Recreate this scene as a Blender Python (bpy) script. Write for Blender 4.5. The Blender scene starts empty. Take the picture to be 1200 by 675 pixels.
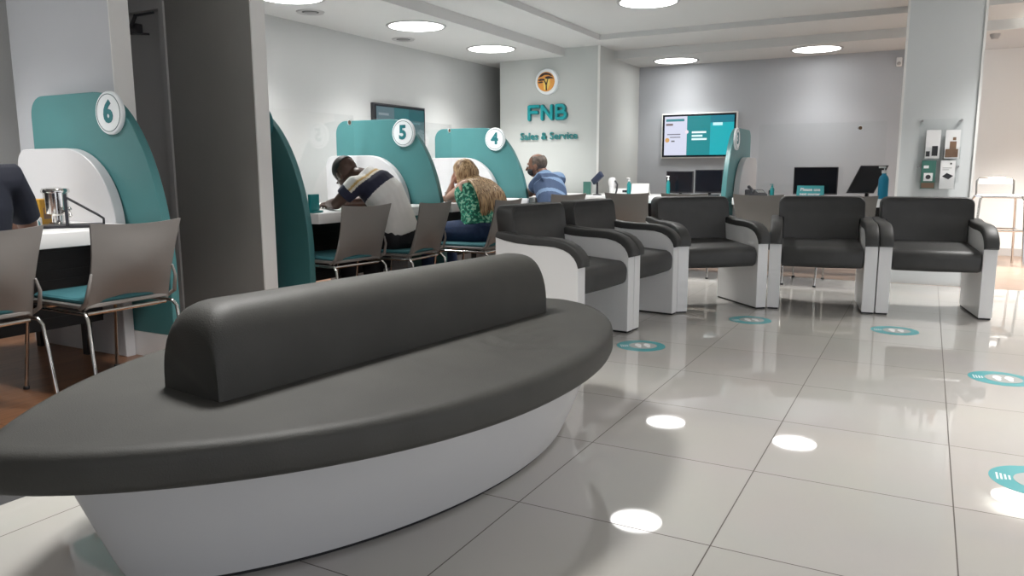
import bpy, bmesh, math, random
from mathutils import Vector, Matrix
rnd = random.Random(7)
S = bpy.context.scene
COL = S.collection
PI = math.pi

# ------------------------------------------------------------------ materials
def mat(name, col, rough=.5, metal=0., spec=.5, noise=0., nscale=20., bump=0., bscale=200., coat=0., emit=None, estr=0.):
    m = bpy.data.materials.new(name); m.use_nodes = True
    nt = m.node_tree; b = nt.nodes['Principled BSDF']
    b.inputs['Base Color'].default_value = (*col, 1); b.inputs['Roughness'].default_value = rough
    b.inputs['Metallic'].default_value = metal; b.inputs['Specular IOR Level'].default_value = spec
    b.inputs['Coat Weight'].default_value = coat
    if noise or bump:
        tc = nt.nodes.new('ShaderNodeTexCoord')
    if noise:
        n = nt.nodes.new('ShaderNodeTexNoise'); n.inputs['Scale'].default_value = nscale; n.inputs['Detail'].default_value = 4
        nt.links.new(tc.outputs['Object'], n.inputs['Vector'])
        r = nt.nodes.new('ShaderNodeValToRGB')
        r.color_ramp.elements[0].color = (*[c * (1 - noise) for c in col], 1); r.color_ramp.elements[0].position = .3
        r.color_ramp.elements[1].color = (*[min(1, c * (1 + noise)) for c in col], 1); r.color_ramp.elements[1].position = .7
        nt.links.new(n.outputs['Fac'], r.inputs['Fac']); nt.links.new(r.outputs['Color'], b.inputs['Base Color'])
    if bump:
        n2 = nt.nodes.new('ShaderNodeTexNoise'); n2.inputs['Scale'].default_value = bscale; n2.inputs['Detail'].default_value = 3
        nt.links.new(tc.outputs['Object'], n2.inputs['Vector'])
        bp = nt.nodes.new('ShaderNodeBump'); bp.inputs['Strength'].default_value = bump; bp.inputs['Distance'].default_value = .002
        nt.links.new(n2.outputs['Fac'], bp.inputs['Height']); nt.links.new(bp.outputs['Normal'], b.inputs['Normal'])
    if emit:
        b.inputs['Emission Color'].default_value = (*emit, 1); b.inputs['Emission Strength'].default_value = estr
    return m

def glass_mat(name, tint=(1, 1, 1), ior=1.5):
    m = bpy.data.materials.new(name); m.use_nodes = True
    nt = m.node_tree; nt.nodes.clear()
    o = nt.nodes.new('ShaderNodeOutputMaterial'); mx = nt.nodes.new('ShaderNodeMixShader')
    t = nt.nodes.new('ShaderNodeBsdfTransparent'); t.inputs['Color'].default_value = (*tint, 1)
    g = nt.nodes.new('ShaderNodeBsdfGlossy'); g.inputs['Roughness'].default_value = .01
    f = nt.nodes.new('ShaderNodeFresnel'); ge = nt.nodes.new('ShaderNodeNewGeometry'); io = nt.nodes.new('ShaderNodeMix'); io.data_type = 'FLOAT'   # same share of mirror on both faces of the sheet
    io.inputs['A'].default_value = ior; io.inputs['B'].default_value = 1 / ior; nt.links.new(ge.outputs['Backfacing'], io.inputs['Factor']); nt.links.new(io.outputs['Result'], f.inputs['IOR'])
    nt.links.new(f.outputs[0], mx.inputs[0]); nt.links.new(t.outputs[0], mx.inputs[1]); nt.links.new(g.outputs[0], mx.inputs[2])
    nt.links.new(mx.outputs[0], o.inputs['Surface'])
    return m

TEAL = (.062, .205, .212)
M = dict(
    wall=mat('wall_paint', (.50, .508, .505), .6, noise=.012, nscale=3), backwall=mat('back_wall_paint', (.44, .46, .49), .6, noise=.01, nscale=3),
    colwall=mat('column_paint', (.56, .58, .565), .55), pier=mat('pier_paint', (.63, .655, .66), .5), whitewall=mat('white_paint', (.87, .865, .84), .6),
    darkwall=mat('dark_grey_paint', (.27, .265, .25), .55, noise=.03, nscale=4), leftwall=mat('cool_grey_paint', (.52, .535, .565), .5),
    ceil=mat('ceiling_paint', (.64, .645, .64), .7), trim=mat('trim_white', (.80, .80, .78), .4), door=mat('door_grey', (.46, .455, .45), .5),
    vinyl=mat('charcoal_vinyl', (.049, .048, .043), .58, noise=.12, nscale=6, bump=.4, bscale=260),
    vinyl2=mat('charcoal_leatherette', (.047, .047, .046), .5, noise=.1, nscale=8, bump=.2, bscale=300),
    white=mat('white_laminate', (.85, .85, .845), .28), base=mat('white_gloss_laminate', (.66, .66, .665), .22), inner=mat('screen_inner_white', (.56, .56, .575), .4), black=mat('black_matt', (.010, .010, .012), .5),
    teal=mat('teal_laminate', TEAL, .38, noise=.04, nscale=3), tealpad=mat('teal_fabric', (.055, .20, .23), .8, bump=.3, bscale=500),
    shell=mat('grey_polypropylene', (.235, .222, .21), .42, bump=.1, bscale=400), chrome=mat('chrome', (.75, .74, .72), .12, 1.),
    steel=mat('brushed_steel', (.62, .61, .58), .2, 1.), screenblk=mat('black_screen', (.008, .009, .014), .12), plastic=mat('dark_plastic', (.03, .03, .035), .4),
    tealtxt=mat('teal_letter', (.01, .34, .37), .35), tealdark=mat('teal_number', (.015, .17, .19), .4), ring=mat('ring_grey', (.10, .16, .17), .5),
    disc=mat('disc_white', (.82, .86, .88), .3), shadowtxt=mat('letter_return_shadow', (.05, .16, .18), .5),
    orange=mat('logo_orange', (.85, .36, .06), .4), yellow=mat('logo_yellow', (.95, .68, .15), .4), tree=mat('logo_black', (.035, .012, .008), .5),
    lamp=mat('lamp_diffuser', (.9, .9, .9), .5, emit=(1, .985, .96), estr=6.), lampw=mat('lamp_diffuser_warm', (.9, .9, .85), .5, emit=(1, .97, .88), estr=6.),
    rim=mat('lamp_rim', (.42, .42, .42), .4), vent=mat('vent_grey', (.25, .25, .25), .5), glass=glass_mat('clear_acrylic', (.985, .99, .99)),
    amber=mat('amber_box', (.55, .30, .03), .5), paper=mat('paper_white', (.80, .80, .80), .6), skyblue=mat('blue_plastic', (.01, .30, .50), .35),
    tealplastic=mat('teal_plastic', (.01, .22, .23), .35), sticker=mat('sticker_teal', (.06, .36, .39), .3), stickgrey=mat('sticker_grey', (.42, .43, .42), .35),
    brown=mat('brown_picture', (.22, .13, .08), .5), greenpic=mat('green_picture', (.05, .16, .13), .5), seatclear=mat('pale_plastic', (.72, .72, .70), .3),
    skin_dark=mat('skin_dark', (.075, .034, .022), .5), skin_brown=mat('skin_brown', (.20, .095, .06), .5), skin_fair=mat('skin_fair', (.60, .36, .27), .5),
    shirtwhite=mat('cotton_white', (.78, .77, .74), .8, noise=.03, nscale=10), navy=mat('cotton_navy', (.018, .02, .045), .8), tan=mat('cotton_tan', (.55, .36, .13), .8),
    cream=mat('cotton_cream', (.72, .66, .55), .8), darknavy=mat('cotton_dark_navy', (.012, .015, .028), .8), bluea=mat('cotton_blue', (.025, .05, .11), .8), blueb=mat('cotton_pale_blue', (.12, .19, .30), .8),
    jeans=mat('denim', (.02, .04, .10), .85, noise=.15, nscale=60), blacktr=mat('black_trousers', (.012, .012, .016), .8), shoe=mat('shoe_leather', (.02, .018, .016), .45),
    hairdark=mat('hair_dark', (.012, .009, .008), .6), hairgrey=mat('hair_grey', (.10, .075, .06), .6, noise=.5, nscale=30), eyew=mat('eye_white', (.8, .8, .78), .2), lip=mat('lip', (.30, .11, .09), .5),
    maskblk=mat('mask_black', (.012, .012, .015), .7))

def green_print():
    m = mat('green_print', (.05, .30, .20), .8); nt = m.node_tree; b = nt.nodes['Principled BSDF']
    tc = nt.nodes.new('ShaderNodeTexCoord'); v = nt.nodes.new('ShaderNodeTexNoise'); v.inputs['Scale'].default_value = 42; v.inputs['Detail'].default_value = 1
    r = nt.nodes.new('ShaderNodeValToRGB'); r.color_ramp.interpolation = 'CONSTANT'
    r.color_ramp.elements[0].color = (.01, .13, .085, 1); r.color_ramp.elements[1].position = .47; r.color_ramp.elements[1].color = (.03, .36, .22, 1)
    e = r.color_ramp.elements.new(.56); e.color = (.30, .62, .45, 1)
    nt.links.new(tc.outputs['Object'], v.inputs['Vector']); nt.links.new(v.outputs['Fac'], r.inputs['Fac']); nt.links.new(r.outputs['Color'], b.inputs['Base Color'])
    return m
M['greenprint'] = green_print()

def hair_blonde():
    m = mat('hair_blonde', (.42, .24, .10), .45); nt = m.node_tree; b = nt.nodes['Principled BSDF']
    oi = nt.nodes.new('ShaderNodeTexCoord'); n = nt.nodes.new('ShaderNodeTexNoise'); n.inputs['Scale'].default_value = 22; n.inputs['Detail'].default_value = 2
    mp = nt.nodes.new('ShaderNodeMapping'); mp.inputs['Scale'].default_value = (3, 3, .35)
    r = nt.nodes.new('ShaderNodeValToRGB'); r.color_ramp.elements[0].color = (.20, .105, .045, 1); r.color_ramp.elements[0].position = .35
    r.color_ramp.elements[1].color = (.70, .49, .27, 1); r.color_ramp.elements[1].position = .65
    nt.links.new(oi.outputs['Object'], mp.inputs['Vector']); nt.links.new(mp.outputs[0], n.inputs['Vector']); nt.links.new(n.outputs['Fac'], r.inputs['Fac']); nt.links.new(r.outputs['Color'], b.inputs['Base Color'])
    return m
M['blonde'] = hair_blonde()

def tile_mat():
    m = bpy.data.materials.new('porcelain_tile'); m.use_nodes = True; nt = m.node_tree; b = nt.nodes['Principled BSDF']; L = nt.links.new
    tc = nt.nodes.new('ShaderNodeTexCoord'); sp = nt.nodes.new('ShaderNodeSeparateXYZ'); L(tc.outputs['Object'], sp.inputs[0])
    T = .6; g = .0038
    def axis(out, off):
        a = nt.nodes.new('ShaderNodeMath'); a.operation = 'SUBTRACT'; L(out, a.inputs[0]); a.inputs[1].default_value = off
        d = nt.nodes.new('ShaderNodeMath'); d.operation = 'DIVIDE'; L(a.outputs[0], d.inputs[0]); d.inputs[1].default_value = T
        fl = nt.nodes.new('ShaderNodeMath'); fl.operation = 'FLOOR'; L(d.outputs[0], fl.inputs[0])
        pp = nt.nodes.new('ShaderNodeMath'); pp.operation = 'PINGPONG'; L(a.outputs[0], pp.inputs[0]); pp.inputs[1].default_value = T / 2
        lt = nt.nodes.new('ShaderNodeMath'); lt.operation = 'LESS_THAN'; L(pp.outputs[0], lt.inputs[0]); lt.inputs[1].default_value = g / 2
        return fl.outputs[0], lt.outputs[0]
    fx, lx = axis(sp.outputs[0], -1.0616); fy, ly = axis(sp.outputs[1], 2.001)
    mx = nt.nodes.new('ShaderNodeMath'); mx.operation = 'MAXIMUM'; L(lx, mx.inputs[0]); L(ly, mx.inputs[1])
    cb = nt.nodes.new('ShaderNodeCombineXYZ'); L(fx, cb.inputs[0]); L(fy, cb.inputs[1])
    wn = nt.nodes.new('ShaderNodeTexWhiteNoise'); wn.noise_dimensions = '3D'; L(cb.outputs[0], wn.inputs['Vector'])
    r = nt.nodes.new('ShaderNodeValToRGB'); r.color_ramp.elements[0].color = (.505, .487, .457, 1); r.color_ramp.elements[1].color = (.53, .512, .482, 1); L(wn.outputs['Value'], r.inputs['Fac'])
    nz = nt.nodes.new('ShaderNodeTexNoise'); nz.inputs['Scale'].default_value = 2.2; nz.inputs['Detail'].default_value = 5; L(tc.outputs['Object'], nz.inputs['Vector'])
    hm = nt.nodes.new('ShaderNodeMix'); hm.data_type = 'RGBA'; hm.blend_type = 'MULTIPLY'; hm.inputs['Factor'].default_value = .08; L(r.outputs['Color'], hm.inputs['A']); L(nz.outputs['Color'], hm.inputs['B'])
    mc = nt.nodes.new('ShaderNodeMix'); mc.data_type = 'RGBA'; L(mx.outputs[0], mc.inputs['Factor']); L(hm.outputs['Result'], mc.inputs['A']); mc.inputs['B'].default_value = (.075, .06, .05, 1)
    L(mc.outputs['Result'], b.inputs['Base Color'])
    mr = nt.nodes.new('ShaderNodeMix'); mr.data_type = 'FLOAT'; L(mx.outputs[0], mr.inputs['Factor']); mr.inputs['A'].default_value = .032; mr.inputs['B'].default_value = .7; L(mr.outputs['Result'], b.inputs['Roughness'])
    # every tile lies a hair out of level
    sc = nt.nodes.new('ShaderNodeVectorMath'); sc.operation = 'SUBTRACT'; L(wn.outputs['Color'], sc.inputs[0]); sc.inputs[1].default_value = (.5, .5, .5)
    s2 = nt.nodes.new('ShaderNodeVectorMath'); s2.operation = 'MULTIPLY'; L(sc.outputs[0], s2.inputs[0]); s2.inputs[1].default_value = (.005, .005, 0)
    ge = nt.nodes.new('ShaderNodeNewGeometry'); ad = nt.nodes.new('ShaderNodeVectorMath'); ad.operation = 'ADD'; L(ge.outputs['Normal'], ad.inputs[0]); L(s2.outputs[0], ad.inputs[1])
    nn = nt.nodes.new('ShaderNodeVectorMath'); nn.operation = 'NORMALIZE'; L(ad.outputs[0], nn.inputs[0]); L(nn.outputs[0], b.inputs['Normal'])
    b.inputs['Specular IOR Level'].default_value = 1.0
    return m
M['tile'] = tile_mat()

def wood_mat(name, c0, c1, rough, along_y=True):
    m = bpy.data.materials.new(name); m.use_nodes = True; nt = m.node_tree; b = nt.nodes['Principled BSDF']; L = nt.links.new
    tc = nt.nodes.new('ShaderNodeTexCoord'); mp = nt.nodes.new('ShaderNodeMapping'); L(tc.outputs['Object'], mp.inputs[0])
    mp.inputs['Rotation'].default_value = (0, 0, PI / 2 if along_y else 0)
    br = nt.nodes.new('ShaderNodeTexBrick'); L(mp.outputs[0], br.inputs['Vector']); br.inputs['Scale'].default_value = 1
    br.inputs['Brick Width'].default_value = 1.1; br.inputs['Row Height'].default_value = .12; br.inputs['Mortar Size'].default_value = .002; br.inputs['Bias'].default_value = 0
    br.inputs['Color1'].default_value = (*c0, 1); br.inputs['Color2'].default_value = (*c1, 1); br.inputs['Mortar'].default_value = (*[c * .35 for c in c0], 1)
    m2 = nt.nodes.new('ShaderNodeMapping'); L(mp.outputs[0], m2.inputs[0]); m2.inputs['Scale'].default_value = (2, 26, 2)
    n = nt.nodes.new('ShaderNodeTexNoise'); n.inputs['Scale'].default_value = 2; n.inputs['Detail'].default_value = 6; L(m2.outputs[0], n.inputs['Vector'])
    r = nt.nodes.new('ShaderNodeValToRGB'); r.color_ramp.elements[0].color = (.5, .5, .5, 1); r.color_ramp.elements[0].position = .3; r.color_ramp.elements[1].color = (1, 1, 1, 1); r.color_ramp.elements[1].position = .7; L(n.outputs['Fac'], r.inputs['Fac'])
    x = nt.nodes.new('ShaderNodeMix'); x.data_type = 'RGBA'; x.blend_type = 'MULTIPLY'; x.inputs['Factor'].default_value = .7; L(br.outputs['Color'], x.inputs['A']); L(r.outputs['Color'], x.inputs['B'])
    L(x.outputs['Result'], b.inputs['Base Color']); b.inputs['Roughness'].default_value = rough
    return m
M['wood'] = wood_mat('brown_wood_floor', (.20, .085, .038), (.27, .125, .06), .3)
M['tanwood'] = wood_mat('tan_wood_floor', (.33, .225, .165), (.37, .255, .19), .3, False)

# ------------------------------------------------------------------ mesh helpers
class MB:
    def __init__(s): s.v = []; s.f = []; s.m = []
    def add(s, vs, fs, mi=0):
        o = len(s.v); s.v += [Vector(p) for p in vs]; s.f += [tuple(i + o for i in f) for f in fs]; s.m += [mi] * len(fs); return s
    def box(s, a, b, mi=0):
        x0, y0, z0 = a; x1, y1, z1 = b
        return s.add([(x0, y0, z0), (x1, y0, z0), (x1, y1, z0), (x0, y1, z0), (x0, y0, z1), (x1, y0, z1), (x1, y1, z1), (x0, y1, z1)],
                     [(3, 2, 1, 0), (4, 5, 6, 7), (0, 1, 5, 4), (1, 2, 6, 5), (2, 3, 7, 6), (3, 0, 4, 7)], mi)
    def rbox(s, a, b, r, seg=3, mi=0):
        bm = bmesh.new(); bmesh.ops.create_cube(bm, size=1)
        a = Vector(a); b = Vector(b); c = (a + b) / 2; d = b - a
        for v in bm.verts: v.co = Vector((v.co.x * d.x, v.co.y * d.y, v.co.z * d.z)) + c
        bmesh.ops.bevel(bm, geom=bm.edges[:], offset=r, segments=seg, profile=.5, affect='EDGES')
        return s.bm(bm, mi)
    def bm(s, bm, mi=0):
        bm.verts.index_update(); s.add([v.co.copy() for v in bm.verts], [[v.index for v in f.verts] for f in bm.faces], mi); bm.free(); return s
    def prism(s, poly, fn, t0, t1, mi=0, bev=0.):
        """poly: 2-D outline (ccw); fn(u, v, t) -> 3-D point; extruded from t0 to t1; bev rounds the two rims a little"""
        n = len(poly)
        if bev:
            rings = [(inset(poly, bev), t0), (poly, t0 + bev * (1 if t1 > t0 else -1)), (poly, t1 - bev * (1 if t1 > t0 else -1)), (inset(poly, bev), t1)]
        else: rings = [(poly, t0), (poly, t1)]
        vs = [fn(u, v, t) for P, t in rings for u, v in P]; fs = []
        for k in range(len(rings) - 1):
            for i in range(n):
                j = (i + 1) % n; fs.append((k * n + i, k * n + j, (k + 1) * n + j, (k + 1) * n + i))
        fs.append(tuple(reversed(range(n)))); fs.append(tuple(range((len(rings) - 1) * n, len(rings) * n)))
        return s.add(vs, fs, mi)
    def loft(s, rings, mi=0, cap=True, closed=True):
        n = len(rings[0]); vs = [p for r in rings for p in r]; fs = []
        for k in range(len(rings) - 1):
            for i in range(n if closed else n - 1):
                j = (i + 1) % n; fs.append((k * n + i, k * n + j, (k + 1) * n + j, (k + 1) * n + i))
        if cap: fs.append(tuple(reversed(range(n)))); fs.append(tuple(range((len(rings) - 1) * n, len(rings) * n)))
        return s.add(vs, fs, mi)
    def tube(s, pts, r, n=10, mi=0, cap=True, rnd_end=False):
        pts = [Vector(p) for p in pts]; R = r if isinstance(r, (list, tuple)) else [r] * len(pts)
        R = list(R)
        if rnd_end:
            d0 = (pts[0] - pts[1]).normalized(); d1 = (pts[-1] - pts[-2]).normalized(); p0, p1, r0, r1 = pts[0], pts[-1], R[0], R[-1]
            pre = [(p0 + d0 * r0 * math.sin(a), r0 * math.cos(a)) for a in (1.45, 1.0, .5)]; post = [(p1 + d1 * r1 * math.sin(a), r1 * math.cos(a)) for a in (.5, 1.0, 1.45)]
            pts = [p for p, _ in pre] + pts + [p for p, _ in post]; R = [q for _, q in pre] + R + [q for _, q in post]
        rings = []; up = None
        for i, p in enumerate(pts):
            d = (pts[min(i + 1, len(pts) - 1)] - pts[max(i - 1, 0)]).normalized()
            if up is None:
                up = Vector((0, 0, 1)) if abs(d.z) < .9 else Vector((1, 0, 0))
            a = d.cross(up).normalized(); up = a.cross(d).normalized()
            rings.append([p + (a * math.cos(2 * PI * k / n) + up * math.sin(2 * PI * k / n)) * R[i] for k in range(n)])
        return s.loft(rings, mi, cap)
    def ell(s, c, r, mi=0, R=None, nu=16, nv=10):
        c = Vector(c); r = r if isinstance(r, (tuple, list)) else (r, r, r)
        vs = []; fs = []
        for i in range(nv + 1):
            t = PI * i / nv
            for k in range(nu):
                p = 2 * PI * k / nu; q = Vector((r[0] * math.sin(t) * math.cos(p), r[1] * math.sin(t) * math.sin(p), r[2] * math.cos(t)))
                vs.append(c + (R @ q if R else q))
        for i in range(nv):
            for k in range(nu):
                j = (k + 1) % nu; fs.append((i * nu + k, (i + 1) * nu + k, (i + 1) * nu + j, i * nu + j))
        return s.add(vs, fs, mi)
    def lathe(s, prof, n=28, c=(0, 0, 0), mi=0, axis='z'):
        rings = []
        for r, z in prof:
            ring = []
            for k in range(n):
                a = 2 * PI * k / n; x, y = r * math.cos(a), r * math.sin(a)
                p = (x, y, z) if axis == 'z' else ((x, -z, y) if axis == '-y' else (z, x, y))
                ring.append(Vector(p) + Vector(c))
            rings.append(ring)
        return s.loft(rings, mi, cap=tuple(prof[0]) != tuple(prof[-1]))
    def xf(s, mtx):
        s.v = [mtx @ p for p in s.v]; return s

def inset(poly, d):
    n = len(poly); out = []
    A = sum(poly[i][0] * poly[(i + 1) % n][1] - poly[(i + 1) % n][0] * poly[i][1] for i in range(n)); sg = 1 if A > 0 else -1
    for i in range(n):
        p0, p1, p2 = Vector(poly[i - 1]), Vector(poly[i]), Vector(poly[(i + 1) % n])
        e1 = (p1 - p0); e2 = (p2 - p1)
        if e1.length < 1e-9 or e2.length < 1e-9: out.append(tuple(p1)); continue
        e1.normalize(); e2.normalize(); n1 = Vector((-e1.y, e1.x)) * sg; n2 = Vector((-e2.y, e2.x)) * sg
        b = n1 + n2; b = b / max(.3, b.length_squared / 2) if b.length > 1e-6 else n1
        out.append(tuple(p1 + b * d))
    return out

def obj(name, mb, material, parent=None, smooth=True, ang=40, mods=()):
    me = bpy.data.meshes.new(name); me.from_pydata([tuple(p) for p in mb.v], [], mb.f)
    mats = material if isinstance(material, (list, tuple)) else [material]
    for m in mats: me.materials.append(m)
    if len(mats) > 1: me.polygons.foreach_set('material_index', mb.m)
    bm = bmesh.new(); bm.from_mesh(me); bmesh.ops.remove_doubles(bm, verts=bm.verts[:], dist=1e-6); bmesh.ops.recalc_face_normals(bm, faces=bm.faces[:]); bm.to_mesh(me); bm.free()
    if smooth:
        me.polygons.foreach_set('use_smooth', [True] * len(me.polygons))
        me.set_sharp_from_angle(angle=math.radians(ang))
    me.update()
    o = bpy.data.objects.new(name, me); COL.objects.link(o)
    if parent: o.parent = parent
    return o

def thing(name, label, cat, loc=(0, 0, 0), rz=0., group=None):
    o = bpy.data.objects.new(name, None); o.empty_display_size = .1; COL.objects.link(o); o.location = loc; o.rotation_euler = (0, 0, rz)
    return tag(o, label, cat, group)
def tag(o, label, cat, group=None):
    o['label'] = label; o['category'] = cat
    if group: o['group'] = group
    return o
def struct(name, mb, m, smooth=False, parent=None):
    o = obj(name, mb, m, parent, smooth)
    if not parent: o['kind'] = 'structure'
    return o
def dup(root, loc, rz, label, group=None):
    r = root.copy(); COL.objects.link(r); r.location = loc; r.rotation_euler = (0, 0, rz); r['label'] = label
    if group: r['group'] = group
    for ch in root.children:
        c = ch.copy(); COL.objects.link(c); c.parent = r
        for g in ch.children:
            d = g.copy(); COL.objects.link(d); d.parent = c
    return r

def text_mb(body, size, depth, bold=0., align='CENTER', spacing=1.):
    cu = bpy.data.curves.new('txt', 'FONT'); cu.body = body; cu.size = size; cu.extrude = depth / 2; cu.offset = bold; cu.align_x = align; cu.align_y = 'CENTER'; cu.resolution_u = 3; cu.space_character = spacing
    o = bpy.data.objects.new('txt', cu); COL.objects.link(o)
    dg = bpy.context.evaluated_depsgraph_get(); me = bpy.data.meshes.new_from_object(o.evaluated_get(dg))
    mb = MB(); mb.add([v.co.copy() for v in me.vertices], [tuple(p.vertices) for p in me.polygons])
    bpy.data.objects.remove(o); bpy.data.curves.remove(cu); bpy.data.meshes.remove(me)
    return mb
FRONT = Matrix.Rotation(PI / 2, 4, 'X')                       # writing that faces -Y
SIDE = Matrix.Rotation(PI / 2, 4, 'Z') @ FRONT                # writing that faces +X
def at(x, y, z): return Matrix.Translation((x, y, z))

# ------------------------------------------------------------------ camera
f_px, yaw, pitch, roll, CH = 892.6, .49675, .153732, -.0029049, 1.03177
fw0 = Vector((-math.sin(yaw), math.cos(yaw), 0)); rt = Vector((math.cos(yaw), math.sin(yaw), 0)); up = Vector((0, 0, 1))
F = fw0 * math.cos(pitch) - up * math.sin(pitch); U = up * math.cos(pitch) + fw0 * math.sin(pitch)
R2 = rt * math.cos(roll) + U * math.sin(roll); U2 = U * math.cos(roll) - rt * math.sin(roll)
cam = bpy.data.cameras.new('camera'); cam.sensor_width = 36; cam.lens = f_px / 1200 * 36; cam.clip_start = .02
co = bpy.data.objects.new('camera', cam); COL.objects.link(co)
co.matrix_world = Matrix(((R2.x, U2.x, -F.x, 0), (R2.y, U2.y, -F.y, 0), (R2.z, U2.z, -F.z, CH), (0, 0, 0, 1)))
S.camera = co
S.view_settings.view_transform = 'Standard'; S.view_settings.look = 'None'; S.view_settings.gamma = 1; S.view_settings.use_curve_mapping = False
S.view_settings.exposure = 0.38
w = bpy.data.worlds.new('world'); S.world = w; w.use_nodes = True; w.node_tree.nodes['Background'].inputs[0].default_value = (.9, .92, 1, 1); w.node_tree.nodes['Background'].inputs[1].default_value = 1.0
# ------------------------------------------------------------------ setting
XL, YB, XR, YF = -5.3, 10.3, 5.5, -3.6
WX, WY = -2.48, 7.72
fl = MB(); fl.add([(WX, YF, 0), (XR, YF, 0), (XR, WY, 0), (WX, WY, 0)], [(0, 1, 2, 3)]); struct('floor', fl, M['tile'])
fl = MB(); fl.add([(XL, YF, 0), (WX - .2, YF, 0), (WX - .2, WY, 0), (XL, WY, 0)], [(0, 1, 2, 3)]); struct('floor.001', fl, M['wood'])
fl = MB(); fl.add([(XL, WY, 0), (XR, WY, 0), (XR, 10.85, 0), (XL, 10.85, 0)], [(0, 1, 2, 3)]); struct('floor.002', fl, M['tanwood'])
struct('trim_1', MB().box((WX - .2, YF, -.02), (WX, WY, .0005)), mat('threshold_grey', (.045, .045, .047), .5))

H1, H2, H3 = 2.41, 2.51, 2.57
SX, SX2, SY, SY2 = -4.05, -3.45, 9.35, 8.5
struct('wall_left', MB().box((XL - .1, YF, 0), (XL, YB + .6, 2.7)), M['wall'])
struct('wall_back', MB().box((XL, YB, 0), (.2, YB + .1, 2.7)), M['backwall'])
struct('wall_far', MB().box((.2, 10.8, 0), (XR, 10.9, 2.7)), M['whitewall'])
struct('wall_right', MB().box((XR, 7.2, 0), (XR + .1, 10.9, 2.7)), M['whitewall'])
struct('wall_right.001', MB().box((XR, YF, 2.35), (XR + .1, 7.2, 2.7)), M['whitewall'])
# glazed shopfront right of the camera and behind it, unseen, added to let in daylight
def added_shopfront(name, p0, p1, n):
    p0, p1 = Vector(p0), Vector(p1); d = p1 - p0; al = abs(d.x) > abs(d.y)
    o = struct(name, MB().box((min(p0.x, p1.x) - (0 if al else .004), min(p0.y, p1.y) - (.004 if al else 0), 0), (max(p0.x, p1.x) + (0 if al else .004), max(p0.y, p1.y) + (.004 if al else 0), 2.35)), M['glass'])
    for k in range(n + 1):
        c_ = p0 + d * k / n; obj('mullion', MB().box((c_.x - .03, c_.y - .03, 0), (c_.x + .03, c_.y + .03, 2.35)), M['steel'], o, False)
added_shopfront('added_window_1', (XR + .05, YF, 0), (XR + .05, 7.2, 0), 6)
added_shopfront('added_window_2', (.6, YF - .05, 0), (XR, YF - .05, 0), 3)
struct('wall_front', MB().box((XL, YF - .1, 0), (.6, YF, 2.7)), M['wall'])
struct('wall_front.001', MB().box((.6, YF - .1, 2.35), (XR + .1, YF, 2.7)), M['wall'])
struct('baseboard_far', MB().box((.2, 10.785, 0), (XR, 10.8, .09)), mat('skirting', (.55, .52, .50), .4))
struct('wall_column', MB().box((-4.965, 8.85, 0), (-3.585, YB, 2.7)), M['colwall'])
struct('trim_2', MB().box((-3.605, 8.838, 0), (-3.578, 8.85, 2.6)), M['trim'])
struct('wall_pier', MB().box((-.245, 7.745, 0), (.325, 8.2, 2.7)), M['pier'])
t = MB(); t.box((-.262, 7.73, 0), (-.243, 8.2, 2.6)); struct('trim_3', t, M['trim'])
t = MB(); t.box((.322, 7.73, 0), (.341, 8.2, 2.6)); struct('trim_4', t, M['trim'])
# near wall stub behind counter 6, and the dark partition with the staff door
struct('wall_stub', MB().box((-5.02, 2.80, 0), (-4.045, 2.915, 2.7)), M['leftwall'])
struct('trim_7', MB().box((-4.047, 2.797, 0), (-4.04, 2.917, 2.6)), M['trim'])
struct('wall_partition', MB().box((-4.37, 3.40, 0), (-3.6, 3.50, 2.7)), M['darkwall'])
struct('trim_5', MB().box((-3.602, 3.396, 0), (-3.592, 3.504, 2.6)), M['trim'])
struct('wall_partition.001', MB().box((XL, 3.40, 2.06), (-4.37, 3.50, 2.7)), M['door'])
t = MB(); t.box((-4.40, 3.385, 0), (-4.355, 3.40, 2.1)); struct('trim_6', t, M['door'])
d = struct('door_1', MB().box((XL, 3.43, .01), (-4.41, 3.47, 2.05)), M['door'])
c = MB(); c.box((-4.86, 3.385, 1.93), (-4.62, 3.43, 1.985)); c.tube([(-4.66, 3.375, 1.96), (-4.56, 3.34, 2.02)], .012); c.tube([(-4.56, 3.34, 2.02), (-4.42, 3.37, 2.03)], .008); c.tube([(-4.66, 3.36, 1.92), (-4.47, 3.36, 1.90)], .008)
obj('door_closer', c, M['plastic'], d)

c = MB()
c.box((XL, YF, H1), (SX, YB, 2.75)); c.box((SX, SY, H1), (XR, 10.85, 2.75))
c.box((SX, YF, H2), (SX2, SY, 2.75)); c.box((SX2, SY2, H2), (XR, SY, 2.75))
c.box((SX2, YF, H3), (XR, SY2, 2.75))
struct('ceiling', c, M['ceil'])

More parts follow.
